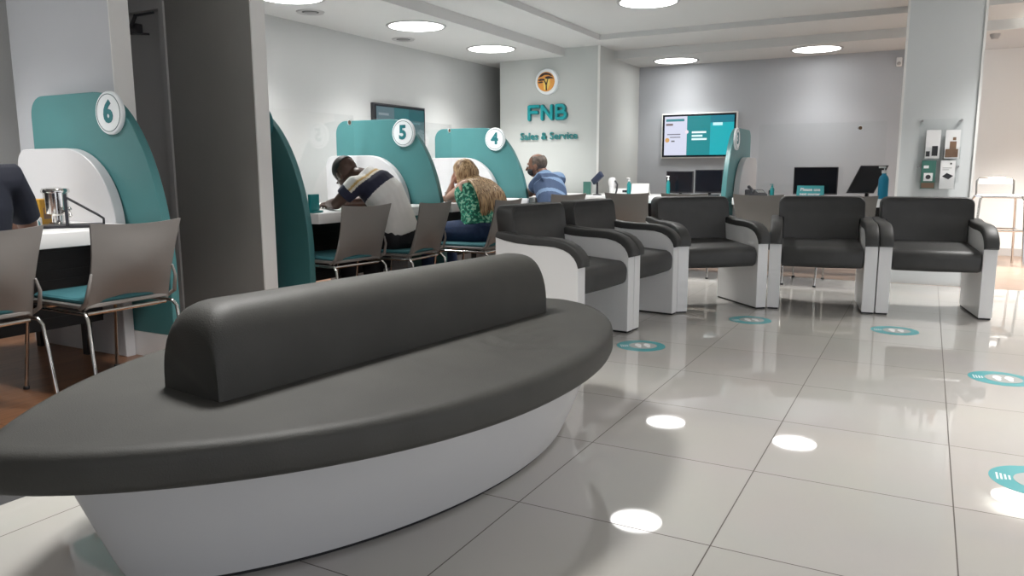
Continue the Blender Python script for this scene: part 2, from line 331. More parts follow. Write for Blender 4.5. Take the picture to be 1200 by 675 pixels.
# ------------------------------------------------------------------ ceiling lights
def light(x, y, z, label, group, m='lamp', watts=26, spread=100):
    t = thing('ceiling_light', label, 'ceiling light', (x, y, z), 0, group)
    r = MB(); r.lathe([(.262, -.008), (.285, -.010), (.292, 0), (.262, 0), (.262, -.008)], 40); obj('rim', r, M['rim'], t)
    dsk = MB(); dsk.lathe([(.0001, -.006), (.262, -.006), (.262, -.001), (.0001, -.001)], 40); obj('diffuser', dsk, M[m], t)
    la = bpy.data.lights.new('lamp_beam', 'AREA'); la.shape = 'DISK'; la.size = .5; la.spread = math.radians(spread); la.energy = watts; la.color = (1, .985, .96) if m == 'lamp' else (1, .98, .94)
    lo = bpy.data.objects.new('lamp_beam', la); COL.objects.link(lo); lo.location = (0, 0, -.014); lo.parent = t
for x, y, lb in [(-4.53, 7.87, 'round white ceiling light nearest the tree-logo column'), (-4.46, 6.30, 'round white ceiling light in front of the one nearest the logo column'), (-4.60, 4.76, 'round white ceiling light cut by the top edge above the grey wall'), (-4.6, 1.7, 'round white ceiling light above the number 6 counter')]:
    light(x, y, H1, lb, 'ceiling lights over the numbered counters', watts=18, spread=108)
for x, y, lb in [(-2.95, 9.86, 'round white ceiling light above the back wall television'), (-1.25, 9.74, 'round white ceiling light between the television and the brochure pier')]:
    light(x, y, H1, lb, 'ceiling lights along the back wall', watts=6)
light(1.1, 9.3, H1, 'round warm white ceiling light right of the brochure pier', 'ceiling lights along the back wall', 'lampw', 60)
light(-2.40, 7.09, H3, 'round white ceiling light at the top edge in the raised ceiling', 'ceiling lights in the raised ceiling')
for x, y in [(1.0, 7.1), (-2.2, 2.1), (1.0, 3.6), (1.3, -.2), (4.2, 7.1), (4.2, 3.5)]:  # first lamp known from its floor reflection, the others added unseen for fill light
    light(x, y, H3, 'round white ceiling light in the raised ceiling, unseen above the top edge', 'ceiling lights out of frame')
for x, y, rz, lb in [(-5.02, 6.85, 0, 'small grey ceiling vent beside the second light from the column'), (-4.88, 5.3, 0, 'small grey ceiling vent near the top edge above the grey wall')]:
    t = thing('ceiling_vent', lb, 'vent', (x, y, H1), rz, 'ceiling vents')
    g = MB(); g.lathe([(.075, -.004), (.115, -.010), (.125, 0), (.075, 0), (.075, -.004)], 28); obj('frame', g, M['rim'], t)
    g = MB(); g.lathe([(.0001, -.012), (.05, -.012), (.056, -.008), (.056, -.002), (.0001, -.002)], 24); obj('plug', g, M['vent'], t)
    g = MB(); g.lathe([(.055, -.003), (.076, -.003), (.076, -.001), (.055, -.001), (.055, -.003)], 24); obj('slot', g, M['black'], t)
# dome camera on the back wall, sensor by the far wall
t = thing('dome_camera', 'tiny white dome camera high on the back wall by the pier', 'camera', (-.40, 10.3, 2.27))
g = MB(); g.rbox((-.03, -.05, -.05), (.03, 0, .05), .01); obj('housing', g, M['paper'], t)
g = MB(); g.ell((0, -.05, -.02), .022); obj('lens', g, M['rim'], t)
t = thing('smoke_sensor', 'small sensor under the bright ceiling right of the pier', 'sensor', (.50, 9.6, H1))
g = MB(); g.lathe([(.0001, -.05), (.03, -.05), (.045, -.02), (.05, 0), (.0001, 0)], 24); obj('housing', g, M['rim'], t)

# ------------------------------------------------------------------ televisions
def panel_quads(mb, rects, mi0=0): pass
def telly(name, label, w, h, loc, rz, frame_m, content):
    t = thing(name, label, 'television', loc, rz)
    g = MB(); g.rbox((-w / 2 - .025, -.045, -h / 2 - .025), (w / 2 + .025, 0, h / 2 + .025), .006, 2); obj('casing', g, frame_m, t)
    g = MB(); g.box((-w / 2 - .008, -.049, -h / 2 - .008), (w / 2 + .008, -.044, h / 2 + .008)); obj('bezel', g, M['screenblk'], t, False)
    mats = []; g = MB(); y = -.0495
    for k, (x0, z0, x1, z1, col, e) in enumerate(content):
        X0, X1, Z0, Z1 = (x0 - .5) * w, (x1 - .5) * w, (.5 - z1) * h, (.5 - z0) * h; y -= .0002
        g.add([(X0, y, Z0), (X1, y, Z0), (X1, y, Z1), (X0, y, Z1)], [(0, 1, 2, 3)], k)
        mats.append(mat('screen_colour', (.02, .02, .02), .15, emit=col, estr=e))
    obj('screen', g, mats, t, False)
    return t
back_c = [(0.02, .03, .34, .97, (.72, .74, .90), .75), (.34, .03, .665, .97, (.01, .26, .29), .75), (.665, .03, .985, .97, (.01, .40, .46), .8),
          (.665, .03, .985, .2, (.01, .18, .25), .8), (.04, .09, .30, .15, (.05, .28, .32), .7), (.04, .2, .14, .25, (.28, .2, .2), .6), (.06, .45, .25, .475, (.25, .25, .32), .6), (.1, .52, .25, .545, (.3, .3, .36), .6), (.12, .61, .17, .645, (.2, .2, .22), .6),
          (.41, .40, .61, .445, (.8, .95, .95), .9), (.41, .485, .56, .53, (.7, .9, .9), .9), (.41, .565, .62, .61, (.7, .9, .9), .9), (.70, .2, .83, .27, (.5, .85, .9), .9)]
tv = telly('wall_television', 'white framed television showing teal panels on the back wall', .96, .545, (-2.735, YB, 1.478), 0, M['trim'], back_c)
g = MB(); g.lathe([(.0001, .0525), (.024, .0525), (.024, .049), (.0001, .049)], 20, (-.155, 0, .05), 0, '-y'); obj('screen_badge', g, mat('badge_lilac', (.02, .02, .02), .2, emit=(.85, .75, .85), estr=.8), tv)
g = MB(); g.lathe([(.0001, .0525), (.03, .0525), (.03, .049), (.0001, .049)], 20, (-.42, 0, -.055), 0, '-y'); obj('screen_badge', g, mat('badge_gold', (.02, .02, .02), .2, emit=(.75, .42, .15), estr=.7), tv)
left_c = [(.01, .02, .36, .98, (.10, .17, .20), .6), (.36, .02, .99, .98, (.012, .10, .12), .6), (.36, .02, .66, .98, (.02, .15, .17), .6), (.05, .15, .25, .2, (.3, .38, .42), .5), (.05, .3, .2, .34, (.25, .32, .36), .5), (.7, .3, .9, .34, (.08, .25, .28), .6)]
telly('wall_television', 'dark television on the left wall above the number 5 screen', .90, .51, (XL, 7.09, 1.47), PI / 2, M['plastic'], left_c)

# ------------------------------------------------------------------ sign on the column
YC = 8.85
t = thing('wall_logo', 'round white wall badge with dark tree on an orange sun', 'logo', (-4.275, YC, 2.12))
g = MB(); g.lathe([(.0001, .05), (.150, .05), (.158, .042), (.158, 0), (.0001, 0)], 48, (0, 0, 0), 0, '-y'); obj('backing_disc', g, M['disc'], t)
g = MB(); g.lathe([(.0001, .055), (.118, .055), (.120, .048), (.0001, .048)], 48, (-.005, 0, -.002), 0, '-y'); obj('sun_disc', g, M['orange'], t)
def blob(mb, pts, y0, y1, mi=0): mb.prism(pts, lambda u, v, tt: (u, tt, v), y0, y1, mi)
g = MB(); blob(g, [(-.028, -.10), (.02, -.10), (.05, -.04), (.055, .02), (.02, .05), (-.02, .045), (-.04, -.02)], -.0555, -.057); obj('glow', g, M['yellow'], t)
g = MB()
blob(g, [(-.10, .050), (-.085, .075), (-.05, .10), (0, .108), (.05, .095), (.085, .065), (.07, .062), (.03, .078), (-.02, .080), (-.06, .062)], -.0572, -.062)
blob(g, [(-.02, .040), (.0, .058), (.04, .062), (.08, .050), (.107, .030), (.06, .034), (.03, .028), (.0, .033)], -.0572, -.062)
blob(g, [(-.115, .020), (-.08, .036), (-.03, .034), (-.01, .020), (-.05, .012), (-.09, .010)], -.0572, -.062)
blob(g, [(-.004, -.108), (.014, -.108), (.010, -.045), (.030, .03), (.022, .032), (.004, -.02), (-.025, .022), (-.032, .018), (-.004, -.045)], -.0572, -.062)
blob(g, [(-.115, -.005), (-.06, .004), (-.035, -.006), (-.06, -.016), (-.1, -.018)], -.0572, -.062)
obj('tree', g, M['tree'], t)

def stroke(mb, path, w, y0, y1, mi=0):
    for (a, b) in zip(path[:-1], path[1:]):
        a = Vector(a); b = Vector(b); d = (b - a); L = d.length; d.normalize(); nn = Vector((-d.y, d.x)); P = []
        for k in range(9):
            an = -PI / 2 + PI * k / 8; P.append(tuple(b + d * math.cos(an) * w + nn * math.sin(an) * w))
        for k in range(9):
            an = PI / 2 + PI * k / 8; P.append(tuple(a + d * math.cos(an) * w + nn * math.sin(an) * w))
        stroke.k += 1; e_ = .00013 * (stroke.k % 23); mb.prism(P, lambda u, v, tt: (u, tt, v), y0 - e_, y1 - e_ * .3, mi)
stroke.k = 0
def arc(cx, cz, rx, rz, a0, a1, n=8): return [(cx + rx * math.cos(a0 + (a1 - a0) * k / n), cz + rz * math.sin(a0 + (a1 - a0) * k / n)) for k in range(n + 1)]
t = thing('wall_lettering', 'large teal raised three letter name on the column below the badge', 'sign', (-4.27, YC, 1.745))
W_ = .0175; hh = .078
letters = {'letter_f': [[(-.255, -hh), (-.255, hh), (-.125, hh)], [(-.255, .005), (-.145, .005)]],
           'letter_n': [[(-.07, -hh), (-.07, hh), (.06, -hh), (.06, hh)]],
           'letter_b': [[(.13, -hh), (.13, hh), (.195, hh)] + arc(.195, hh / 2, .038, hh / 2, PI / 2, -PI / 2) + [(.13, 0)], [(.195, 0)] + arc(.205, -hh / 2, .046, hh / 2, PI / 2, -PI / 2) + [(.13, -hh)]]}
for nme, paths in letters.items():
    g = MB()
    for kk, p in enumerate(paths): stroke(g, p, W_, -.045, -.02, 0)
    o = obj(nme, g, M['tealtxt'], t)
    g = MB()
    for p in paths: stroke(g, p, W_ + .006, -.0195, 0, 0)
    obj('letter_return_shadow', g, M['shadowtxt'], o)
t = thing('wall_lettering', 'small teal two word lettering on the column under the large name', 'sign', (-4.26, YC, 1.452))
def glyphs(mb):
    """one mesh per letter: faces grouped by the gaps between letters"""
    order = sorted(range(len(mb.f)), key=lambda i: min(mb.v[j].x for j in mb.f[i])); out = []; end = -9
    for i in order:
        a, b = min(mb.v[j].x for j in mb.f[i]), max(mb.v[j].x for j in mb.f[i])
        if a > end + .0008: out.append([])
        out[-1].append(i); end = max(end, b)
    res = []
    for fs in out:
        used = sorted({j for i in fs for j in mb.f[i]}); mp = {j: k for k, j in enumerate(used)}; g = MB(); g.add([mb.v[j] for j in used], [tuple(mp[j] for j in mb.f[i]) for i in fs]); res.append(g)
    return res
ml, mr_ = mat('teal_small_letter', (.03, .26, .27), .4), mat('letter_shadow_grey', (.22, .32, .31), .5)
for g in glyphs(text_mb('Sales & Service', .128, .012, .0002, spacing=1.03)): obj('letter', g.xf(at(0, -.022, 0) @ FRONT), ml, t, False)
for g in glyphs(text_mb('Sales & Service', .128, .014, .0014, spacing=1.03)): obj('letter_return_shadow', g.xf(at(.004, -.0075, -.004) @ FRONT), mr_, t, False)  # grey copies set down and right, shaped as the letters' shadow

# ------------------------------------------------------------------ privacy screens with number discs
def arch(x0, x1, xc, zt, zc, zb, r, n=18):
    """outline with a rounded far corner and a long quarter-ellipse on the customer side"""
    P = [(x0, zb), (x1, zb), (x1, zc)]
    P += [(xc + (x1 - xc) * math.cos(PI / 2 * k / n), zc + (zt - zc) * math.sin(PI / 2 * k / n)) for k in range(1, n + 1)]
    P += [(x0 + r + r * math.cos(PI / 2 + PI / 2 * k / 6), zt - r + r * math.sin(PI / 2 + PI / 2 * k / 6)) for k in range(0, 7)]
    return P
def screen(label, loc, rz, digit, mirror=1, disc_m='disc', group='privacy screens between counters'):
    """local frame: origin at the customer end, x runs towards the customer, the white inner panel on the -y side"""
    t = thing('privacy_screen', label, 'privacy screen', loc, rz, group); s = mirror
    def fn(u, v, tt): return (u, tt * s, v)
    g = MB(); g.prism(arch(-1.14, 0, -.54, 1.465, .45, .14, .11), fn, .065, .115, 0, .004); obj('screen_panel', g, M['teal'], t)
    g = MB(); g.prism(arch(-1.21, -.33, -.75, 1.16, .72, 0, .09), fn, 0, .06, 0, .004); obj('inner_panel', g, M['inner'], t)
    g = MB(); g.box((-1.10, .065 * s, 0), (-.06, .11 * s, .139)); obj('foot', g, M['white'], t, False)
    dm = MB(); dm.lathe([(.0001, .02), (.110, .02), (.116, .014), (.116, 0), (.0001, 0)], 40, (-.385, .065, 1.345) if s > 0 else (0, 0, 0), 0, '-y')
    if s < 0:
        dm = MB(); dm.lathe([(.0001, .02), (.110, .02), (.116, .014), (.116, 0), (.0001, 0)], 40, (0, 0, 0), 0, '-y'); dm.xf(at(-.385, -.065, 1.345) @ Matrix.Rotation(PI, 4, 'Z'))
    do = obj('number_disc', dm, M[disc_m], t)
    if digit:
        q = at(-.385, .065 * s, 1.345) @ (Matrix.Identity(4) if s > 0 else Matrix.Rotation(PI, 4, 'Z'))
        g = MB(); g.lathe([(.098, .0215), (.102, .0215), (.102, .0195), (.098, .0195), (.098, .0215)], 40, (0, 0, 0), 0, '-y'); g.xf(q); obj('ring', g, M['ring'], do)
        g = text_mb(digit, .158, .003, .006); g.xf(q @ at(-.002, -.0215, 0) @ FRONT); obj('numeral', g, M['tealdark'], do, False)
    return t
XE = -3.56
screen('teal arched privacy screen with white number 6 disc, at the left', (XE, 2.635, 0), 0, '6')
screen('teal arched privacy screen edge emerging behind the dark grey partition', (XE, 3.70, 0), 0, '', disc_m='greenpic' if False else 'tealdark')
screen('teal arched privacy screen with white number 5 disc', (XE, 5.30, 0), 0, '5')
screen('teal arched privacy screen with white number 4 disc', (XE, 6.87, 0), 0, '4')
screen('teal arched privacy screen seen edge-on in front of the back wall television', (-1.735, 7.86, 0), -PI / 2, '3', -1)

# ------------------------------------------------------------------ desks
def desk(label, loc, rz, length, depth=1.2, group='white counters with black fronts', modesty=.53):
    """local: x=0 is the customer edge, desk runs to -x, along y"""
    t = thing('desk', label, 'desk', loc, rz, group)
    g = MB(); g.rbox((-depth, 0, .68), (0, length, .75), .005, 2); obj('worktop', g, M['white'], t)
    g = MB(); g.box((-modesty - .02, .01, .20), (-modesty, length - .01, .68))
    for k in range(9): g.box((-modesty, .01, .23 + k * .05), (-modesty + .004, length - .01, .262 + k * .05))
    obj('modesty_panel', g, M['black'], t, False)
    for yy in (.03, length - .07):
        for xx in (-depth + .1, -modesty - .12): obj('leg', MB().box((xx, yy, 0), (xx + .04, yy + .04, .68)), M['black'], t, False)
    return t
XD = -3.52
desk('white counter with black front under the number 6 screen', (XD, .75, 0), 0, 1.88)
desk('white counter with black front where the man in the striped polo leans', (XD, 3.82, 0), 0, 1.475)
desk('white counter where the blonde woman rests her elbow', (XD, 5.425, 0), 0, 1.44)
desk('white counter in front of the logo column', (XD, 6.995, 0), 0, 1.7)
desk('white counter below the back wall television', (-3.45, 7.80, 0), -PI / 2, 1.65, .95, modesty=.45)
desk('white counter beside the brochure pier with tilted screen and blue bottle', (-1.72, 7.80, 0), -PI / 2, 1.37, .95, modesty=.45)
# ------------------------------------------------------------------ curved bench sofa
so = thing('bench_sofa', 'large charcoal leaf-shaped bench with bolster back and white base', 'sofa', (-1.665, 1.30, 0), -math.atan2(.122, .9925))
def leaf(Ln, Lf, Wd, z, n=120, uc=.68, wc=.0, e=(1.5, 1.7, 1.2)):
    """pointed-oval outline: near half reaches Ln before the widest place uc, far half Lf beyond it; e = exponents near right, near left, far"""
    out = []
    for k in range(n):
        a = 2 * PI * k / n; sn, cs = math.sin(a), math.cos(a); ee = e[2] if cs < 0 else (e[0] if sn > 0 else e[1])
        out.append(Vector((wc + math.copysign(abs(sn) ** ee, sn) * Wd, uc - cs * (Ln if cs > 0 else Lf), z)))
    return out
folds = [([(.20, 1.04), (.29, .975), (.38, .955), (.48, .98), (.60, 1.03)], .0075, .016), ([(.24, 1.13), (.33, 1.10), (.45, 1.12)], .005, .014), ([(.17, .93), (.30, .885), (.44, .90), (.58, .955)], .006, .016), ([(.20, .62), (.34, .56), (.50, .58)], .003, .02), ([(.26, 1.06), (.25, 1.2), (.28, 1.3)], .005, .015), ([(.16, 1.1), (.13, 1.2)], .004, .014)]
def fold_height(x, y):
    h = 0
    for path, am, sg in folds:
        best = 9; tot = len(path) - 1
        for q in range(tot):
            a, b = Vector(path[q]), Vector(path[q + 1]); ab = b - a; tt = max(0, min(1, (Vector((x, y)) - a).dot(ab) / ab.length_squared)); dd = (Vector((x, y)) - a - ab * tt).length
            if dd < best: best = dd; pos = (q + tt) / tot
        if best < .08: h += am * (math.exp(-(best / sg) ** 2) - .6 * math.exp(-((best - .03) / sg) ** 2)) * math.sin(PI * min(1, max(0, pos))) ** .6
    return h
top = [(1.180, .655, .362), (1.186, .661, .375), (1.186, .661, .418), (1.182, .657, .434), (1.170, .646, .4445), (1.150, .628, .4495)]
rings = [leaf(1.150, 1.150, .625, .352), leaf(1.168, 1.168, .643, .354)] + [leaf(a, a, b, z) for a, b, z in top]
for q in range(1, 40):
    k = 1 - q / 40; R_ = leaf(1.150 * k, 1.150 * k, .628 * k, .4497 + .004 * (1 - k)); 
    for p in R_: p.z += fold_height(p.x, p.y) * min(1, q / 3)
    rings.append(R_)
g = MB(); g.loft(rings)
obj('seat_cushion', g, M['vinyl'], so, True, 50)
def bol(y, h, ws=1., n=24):
    P = []
    for k in range(n + 1):
        a = PI * k / n; c_, s_ = math.cos(a), math.sin(a); P.append(Vector((math.copysign(abs(c_) ** .66, c_) * .128 * ws * (1 - .10 * s_ * (1 - h)), y, .449 + (abs(s_) ** .66) * .243 * h)))
    return P
ends = [(0, .70, .965), (.004, .76, .985), (.012, .83, .995), (.026, .905, 1), (.045, .955, 1), (.07, .985, 1), (.10, 1, 1)]
g = MB(); g.loft([bol(y, h, w_) for y, h, w_ in ends] + [bol(1.525 - y * .6, h + (1 - h) * .35, w_) for y, h, w_ in reversed(ends)])
obj('bolster', g, M['vinyl'], so, True, 45)
be = (1.45, 1.55, 1.3)
g = MB(); g.loft([leaf(1.0 + d_, .93 + d_, .395 + d_ * 1.15, z, uc=.80, e=be) for d_, z in [(0, .014), (.035, .09), (.07, .18), (.105, .27), (.135, .356)]]); obj('base', g, M['base'], so, True, 60)
g = MB(); g.loft([leaf(.985, .915, .382, z, uc=.80, e=be) for z in (0, .0145)]); obj('plinth', g, M['black'], so, True, 60)

# ------------------------------------------------------------------ armchairs
def make_armchair(label, loc, rz):
    """local: front edge on y=0, facing -y, x from 0 to .735"""
    t = thing('armchair', label, 'armchair', loc, rz, 'white-sided charcoal armchairs in a curved row'); Wd = .735; aw = .084
    curve = [(0, .485), (.010, .515), (.028, .542), (.055, .566), (.095, .585), (.15, .597), (.22, .601), (.32, .602), (.42, .608), (.50, .620), (.565, .636)]
    prof = curve + [(.565, .012), (0, .012)]
    for x0 in (.002, Wd - aw - .002):
        g = MB(); g.prism(prof, lambda u, v, tt: (tt, u, v), x0, x0 + aw, 0, .0025); sp = obj('side_panel', g, M['white'], t, True, 30)
        g = MB(); g.box((x0 + .006, .006, 0), (x0 + aw - .006, .56, .013)); obj('contact_shadow', g, M['black'], sp, False)  # black strip standing in for the contact shadow below the panel
        th = .046; outer = []
        for i, (y, z) in enumerate(curve):
            a = Vector(curve[max(i - 1, 0)]); b = Vector(curve[min(i + 1, len(curve) - 1)]); d_ = (b - a).normalized(); nn = Vector((-d_.y, d_.x)); k = .72 if i in (0, len(curve) - 1) else 1
            outer.append((y + nn.x * th * k, z + nn.y * th * k))
        rings = []
        for i in range(len(curve)):
            (y0, z0), (y1, z1) = curve[i], outer[i]; rr = .012; xs0, xs1 = x0 - .002, x0 + aw + .002; P = []
            dv = Vector((y1 - y0, z1 - z0)); L = dv.length; dv.normalize()
            for (xx, h_) in [(xs0, 0), (xs0, L - rr), (xs0 + rr * .3, L - rr * .3), (xs0 + rr, L), (xs1 - rr, L), (xs1 - rr * .3, L - rr * .3), (xs1, L - rr), (xs1, 0)]:
                P.append(Vector((xx, y0 + dv.x * h_, z0 + .0005 + dv.y * h_)))
            rings.append(P)
        g = MB(); g.loft(rings); obj('arm_pad', g, M['vinyl2'], t, True, 50)
    # seat
    x0, x1 = aw + .004, Wd - aw - .004
    def ring(x, ins):
        P = []; y0, y1, z0, z1 = .0 + ins, .50, .322 + ins * .6, .478 - ins * .6; r = .06
        for (cy, cz, a0) in [(y1 - .02, z0 + .02, -PI / 2), (y1 - .02, z1 + .0, 0), (y0 + r, z1 - r - .01, PI / 2), (y0 + r * .8, z0 + r * .7, PI)]:
            rr = .02 if cy > .3 else (r if cz > .4 else r * .75)
            for k in range(6):
                a = a0 + PI / 2 * k / 5; P.append(Vector((x, cy + rr * math.cos(a), cz + rr * math.sin(a))))
        return P
    g = MB(); g.loft([ring(x0, .02), ring(x0 + .006, .006), ring(x0 + .02, 0), ring((x0 + x1) / 2, -.004), ring(x1 - .02, 0), ring(x1 - .006, .006), ring(x1, .02)]); obj('seat_cushion', g, M['vinyl2'], t, True, 50)
    # back: wide upper part above the arms, narrower below
    def bring(yy, ins):
        P = []; xa, xb = .055 + ins, Wd - .055 - ins; zt = .822 - ins; r = .055
        for k in range(8): a = PI - PI / 2 * k / 7; P.append((xa + r + r * math.cos(a), zt - r + r * math.sin(a)))
        for k in range(8): a = PI / 2 - PI / 2 * k / 7; P.append((xb - r + r * math.cos(a), zt - r + r * math.sin(a)))
        P += [(xb, .662 + ins), (x1 - .002 - ins, .65 + ins), (x1 - .002 - ins, .44), (x0 + .002 + ins, .44), (x0 + .002 + ins, .65 + ins), (xa, .662 + ins)]
        return [Vector((x, yy + (z - .45) * .13, z)) for x, z in P]
    g = MB(); g.loft([bring(.455, .03), bring(.442, .010), bring(.440, .006), bring(.448, 0), bring(.55, 0), bring(.562, .01), bring(.566, .03)]); obj('backrest', g, M['vinyl2'], t, True, 50)
    return t
J = [(-1.685, 3.880), (-1.611, 4.614), (-1.541, 5.342), (-1.002, 5.849), (-.273, 5.968), (.452, 6.093)]
labs = ['charcoal and white armchair immediately behind the leaf-shaped bench', 'charcoal and white armchair second in the row from the bench', 'charcoal and white armchair at the bend of the row, below the television', 'charcoal and white armchair fourth in the row, before the dark monitor', 'charcoal and white armchair at the right end, below the brochures']
arm0 = None
for i in range(5):
    a, b = Vector(J[i]), Vector(J[i + 1]); ang = math.atan2(b.y - a.y, b.x - a.x)
    if arm0 is None: arm0 = make_armchair(labs[0], (a.x, a.y, 0), ang)
    else: dup(arm0, (a.x, a.y, 0), ang, labs[i])

# ------------------------------------------------------------------ grey stacking chairs
def make_chair(label, loc, rz):
    """local: backrest bottom on x=0, seat runs to -x; faces -x"""
    t = thing('stacking_chair', label, 'chair', loc, rz, 'grey plastic visitor chairs with teal seat pads')
    nu, nv = 13, 12
    def back(u, v, off):            # u -1..1, v 0..1
        w_ = .213 + .014 * v ** 1.5 - .012 * math.sin(PI * v)
        z = .415 + .395 * v - .012 * (1 - u * u) * v ** 3 + .052 * (1 - u * u) * (1 - v) ** 3
        x = .0 + .085 * v ** 1.2 - .05 * (1 - v) ** 2 + .018 * (1 - u * u) * math.sin(PI * min(1, v * 1.1)) - off
        return Vector((x - .02 * u * u * v + .005, u * w_, z))
    vs = []; fs = []
    for L in (0, 1):
        for j in range(nv + 1):
            for i in range(nu): vs.append(back(-1 + 2 * i / (nu - 1), j / nv, .009 * L))
    n1 = nu * (nv + 1)
    for L in (0, 1):
        for j in range(nv):
            for i in range(nu - 1):
                a = L * n1 + j * nu + i; fs.append((a, a + 1, a + nu + 1, a + nu))
    for j in range(nv):
        for i in (0, nu - 1): a = j * nu + i; fs.append((a, a + nu, a + nu + n1, a + n1))
    for i in range(nu - 1):
        for j in (0, nv): a = j * nu + i; fs.append((a, a + 1, a + 1 + n1, a + n1))
    g = MB(); g.add(vs, fs)
    for s in (-1, 1): g.tube([(.012, s * .206, .58), (.012, s * .220, .53), (-.012, s * .226, .455), (-.06, s * .222, .428)], [.006, .008, .010, .010], 8, rnd_end=True)
    obj('backrest', g, M['shell'], t, True, 50)
    g = MB(); P = [(-.48, -.19), (-.46, -.215), (-.05, -.225), (-.04, -.2), (-.04, .2), (-.05, .225), (-.46, .215), (-.48, .19)]
    g.prism(P, lambda u, v, tt: (u, v, tt + .010 * ((u + .25) / .25) ** 2), .418, .436, 0, .004); obj('seat', g, M['shell'], t, True, 40)
    g = MB(); P2 = [(-.475, -.17), (-.45, -.2), (-.06, -.205), (-.042, -.18), (-.042, .18), (-.06, .205), (-.45, .2), (-.475, .17)]
    g.prism(P2, lambda u, v, tt: (u, v, tt + .010 * ((u + .25) / .25) ** 2), .4362, .460, 0, .008); obj('seat_pad', g, M['tealpad'], t, True, 40)
    for s in (-1, 1):
        g = MB(); g.tube([(-.03, s * .222, .405), (-.005, s * .228, .38), (.045, s * .238, .012)], .0088, 10); lg = obj('leg', g, M['chrome'], t)
        g = MB(); g.tube([(.0447, s * .238, .014), (.0465, s * .2385, 0)], .014, 10); obj('foot_cap', g, M['plastic'], lg)
        g = MB(); g.tube([(-.45, s * .215, .405), (-.475, s * .222, .38), (-.525, s * .234, .012)], .0088, 10); lg = obj('leg', g, M['chrome'], t)
        g = MB(); g.tube([(-.5247, s * .234, .014), (-.5265, s * .2345, 0)], .014, 10); obj('foot_cap', g, M['plastic'], lg)
    g = MB()
    for s in (-1, 1): g.tube([(-.03, s * .222, .405), (-.45, s * .215, .405)], .0088, 10)
    g.tube([(-.45, -.215, .395), (-.45, .215, .395)], .009, 8); g.tube([(-.05, -.2, .4), (-.05, .2, .4)], .009, 8)
    obj('frame', g, M['chrome'], t)
    return t
CH_L = [((-3.30, 1.64), 2, 'grey visitor chair cut by the left edge, man in navy sitting on it'), ((-3.21, 2.235), 0, 'empty grey visitor chair at the number 6 counter'),
        ((-3.32, 4.005), -6, 'empty grey visitor chair left of the man in the striped polo'), ((-3.17, 4.585), 4, 'grey visitor chair behind the man in the striped polo'),
        ((-2.93, 5.24), 2, 'grey visitor chair behind the blonde woman in green'), ((-3.04, 6.66), -22, 'grey visitor chair behind the man in the blue striped shirt'),
        ((-2.60, 7.22), -88, 'grey visitor chair behind the gap between second armchair and bend armchair'), ((-2.03, 7.24), -90, 'grey visitor chair mostly hidden behind the armchair at the bend'),
        ((-1.34, 7.2), -92, 'grey visitor chair right of the edge-on teal screen'), ((-.585, 7.16), -90, 'grey visitor chair in front of the dark monitor and tilted screen')]
ch0 = None
for (x, y), a, lb in CH_L:
    if ch0 is None: ch0 = make_chair(lb, (x, y, 0), math.radians(a))
    else: dup(ch0, (x, y, 0), math.radians(a), lb)

# ------------------------------------------------------------------ bar stool
t = thing('bar_stool', 'chrome bar stool with pale seat by the bright wall at right', 'stool', (.67, 9.72, 0), math.radians(8))
for sx in (-1, 1):
    for sy in (-1, 1):
        g = MB(); g.tube([(sx * .185, sy * .17, .735), (sx * .205, sy * .19, .70), (sx * .235, sy * .22, .0)], .012, 10); obj('leg', g, M['chrome'], t)
g = MB(); g.tube([(-.185, -.17, .735), (.185, -.17, .735), (.185, .17, .735), (-.185, .17, .735), (-.185, -.17, .735)], .012, 8)
obj('seat_frame', g, M['chrome'], t); g = MB()
for a, b in [((-1, -1), (1, -1)), ((1, -1), (1, 1)), ((1, 1), (-1, 1)), ((-1, 1), (-1, -1))]: g.tube([(a[0] * .218, a[1] * .203, .38), (b[0] * .218, b[1] * .203, .38)], .010, 8)
obj('foot_rest', g, M['chrome'], t)
g = MB(); g.tube([(-.175, .17, .735), (-.175, .20, .90), (-.15, .205, .93), (.15, .205, .93), (.175, .20, .90), (.175, .17, .735)], .011, 8)
obj('back_frame', g, M['chrome'], t)
g = MB(); g.rbox((-.18, -.165, .735), (.18, .165, .755), .009); obj('seat', g, M['seatclear'], t)
g = MB(); g.rbox((-.16, .190, .865), (.16, .20, .922), .005); obj('backrest', g, M['seatclear'], t)

# ------------------------------------------------------------------ brochures on the pier
YP = 7.745
t = thing('brochure_board', 'clear acrylic brochure board on the grey pier', 'brochure holder', (.065, YP, 1.17))
g = MB(); g.box((-.165, -.022, -.26), (.165, -.018, .29)); obj('acrylic_sheet', g, M['glass'], t, False)
for sx in (-.15, .15):
    for sz in (-.12, .275):
        g = MB(); g.lathe([(.0001, .032), (.011, .032), (.011, 0), (.0001, 0)], 16, (sx, 0, sz), 0, '-y'); obj('standoff', g, M['steel'], t)
pk = MB()
br = [(.0, 1.248, 'white brochure with dark picture, top left of the board on the pier', 'paper', 'plastic', (-.02, -.05)), (.148, 1.245, 'white brochure with brown picture, top right of the board on the pier', 'paper', 'brown', (.0, -.02)),
      (-.018, .985, 'green brochure with white square, bottom left of the board on the pier', 'greenpic', 'paper', (.01, -.03)), (.128, .985, 'white brochure with a black device, bottom right of the board on the pier', 'paper', 'plastic', (.0, -.01))]
